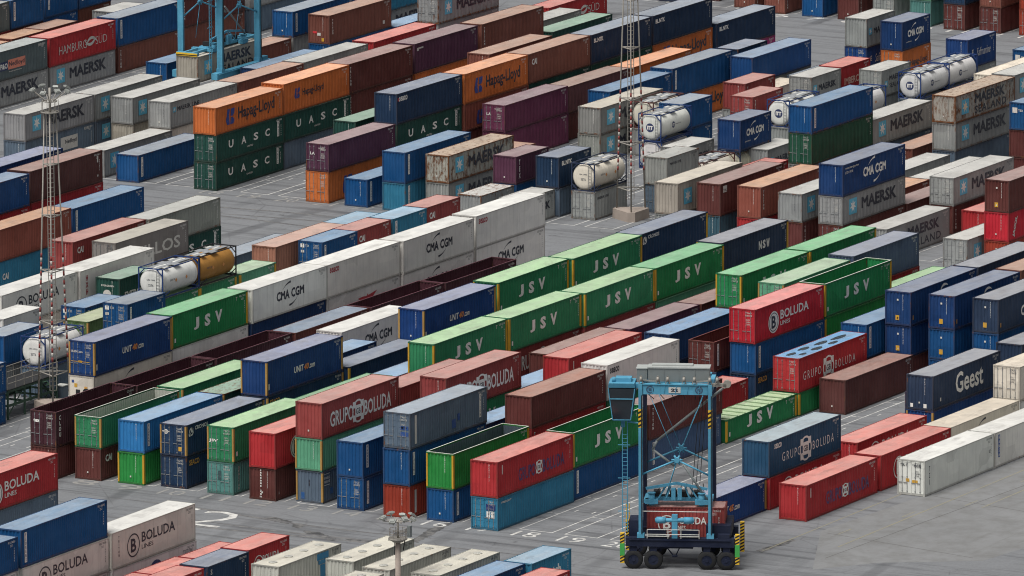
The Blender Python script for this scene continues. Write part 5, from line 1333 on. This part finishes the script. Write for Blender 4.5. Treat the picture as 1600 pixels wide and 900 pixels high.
def label_all(recs):
    for r in recs:
        r['look'] = look(r); u, v = project((r['x']+r['L']/2, r['y'], r['z']+r['H']/2)); r['u'], r['v'] = u, v
    stacks = {}
    for r in recs: stacks.setdefault(r['stack'], []).append(r)
    tops = {k: max(v, key=lambda r: r['z']) for k, v in stacks.items()}
    def near(r, dy0, dy1):
        best = None
        for k, t in tops.items():
            if k == r['stack']: continue
            dy = r['y']-t['y']; ov = min(r['x']+r['L'], t['x']+t['L'])-max(r['x'], t['x'])
            if dy0 < dy < dy1 and ov > 2 and (best is None or ov > best[0]): best = (ov, t)
        return best and best[1]
    def endto(r, sgn):
        for k, v in stacks.items():
            t = v[0]
            if k == r['stack'] or abs(t['y']-r['y']) > .9: continue
            gap = (t['x']-(r['x']+r['L'])) if sgn > 0 else (r['x']-(t['x']+t['L']))
            if -.1 < gap < 1.4:
                same = [q for q in v if abs(q['z']-r['z']) < .8]
                if same: return same[0]
    cand = {}
    for r in recs:
        st = sorted(stacks[r['stack']], key=lambda q: q['z']); i = st.index(r); a = []
        if len(st) == 1: a.append('alone on the ground')
        else:
            if i: a.append('on '+art(short(st[i-1])))
            if i < len(st)-1: a.append('under '+art(short(st[i+1])))
        b = []
        n = near(r, 2.6, 5.6); f = near(r, -5.6, -2.6)
        e1, e2 = endto(r, 1), endto(r, -1)
        if e1: b.append('end to end with '+art(short(e1)))
        if n: b.append('behind '+art(short(n)))
        if f: b.append('in front of '+art(short(f)))
        if e2: b.append('following '+art(short(e2)))
        if len(a) > 1: A = [a[0], a[1], a[0]+' and '+a[1]]
        else: A = a
        c = [r['look']]+[r['look']+', '+q for q in A]+[r['look']+', '+q for q in b]+[r['look']+', '+q+', '+w for q in A for w in b]+[r['look']+', '+q+', '+w for j, q in enumerate(b) for w in b[j+1:]]
        cand[id(r)] = [s for s in c if len(s.split()) <= 16 and len(s.split()) >= 4]
        r['attrs'] = set(A+b+[''])
    # a phrase is free for one container only if it is not also true of another one that looks the same
    def truefor(s, q):
        return s in candset[id(q)]
    candset = {k: set(v) for k, v in cand.items()}
    used = set()
    cnt = {}
    for k, v in candset.items():
        for s in v: cnt[s] = cnt.get(s, 0)+1
    rest = []
    for r in recs:
        s = next((s for s in cand[id(r)] if cnt[s] == 1), None)
        if s: r['o']['label'] = s
        else: rest.append(r)
    place = lambda r: ('upper ' if r['v'] < 300 else 'middle ' if r['v'] < 600 else 'lower ')+('left' if r['u'] < 533 else 'centre' if r['u'] < 1066 else 'right')
    groups = {}
    for r in rest: groups.setdefault(r['look'], []).append(r)
    words = 'leftmost second third fourth fifth sixth seventh eighth ninth tenth eleventh twelfth'.split()
    for lk, g in groups.items():
        allof = sorted([r for r in recs if r['look'] == lk], key=lambda r: (r['u'], r['v']))
        by = {}
        for r in allof: by.setdefault(place(r), []).append(r)
        for r in g:
            same = by[place(r)]; i = same.index(r)
            s = lk+', '+('the only one in the ' if len(same) == 1 else (words[i] if i else 'leftmost')+(' from left' if i else '')+' in the ')+place(r)+' of the picture'
            if len(s.split()) > 16: s = lk+', '+(words[min(i, 11)])+' in the '+place(r)+' part'
            r['o']['label'] = s
label_all(RECS)
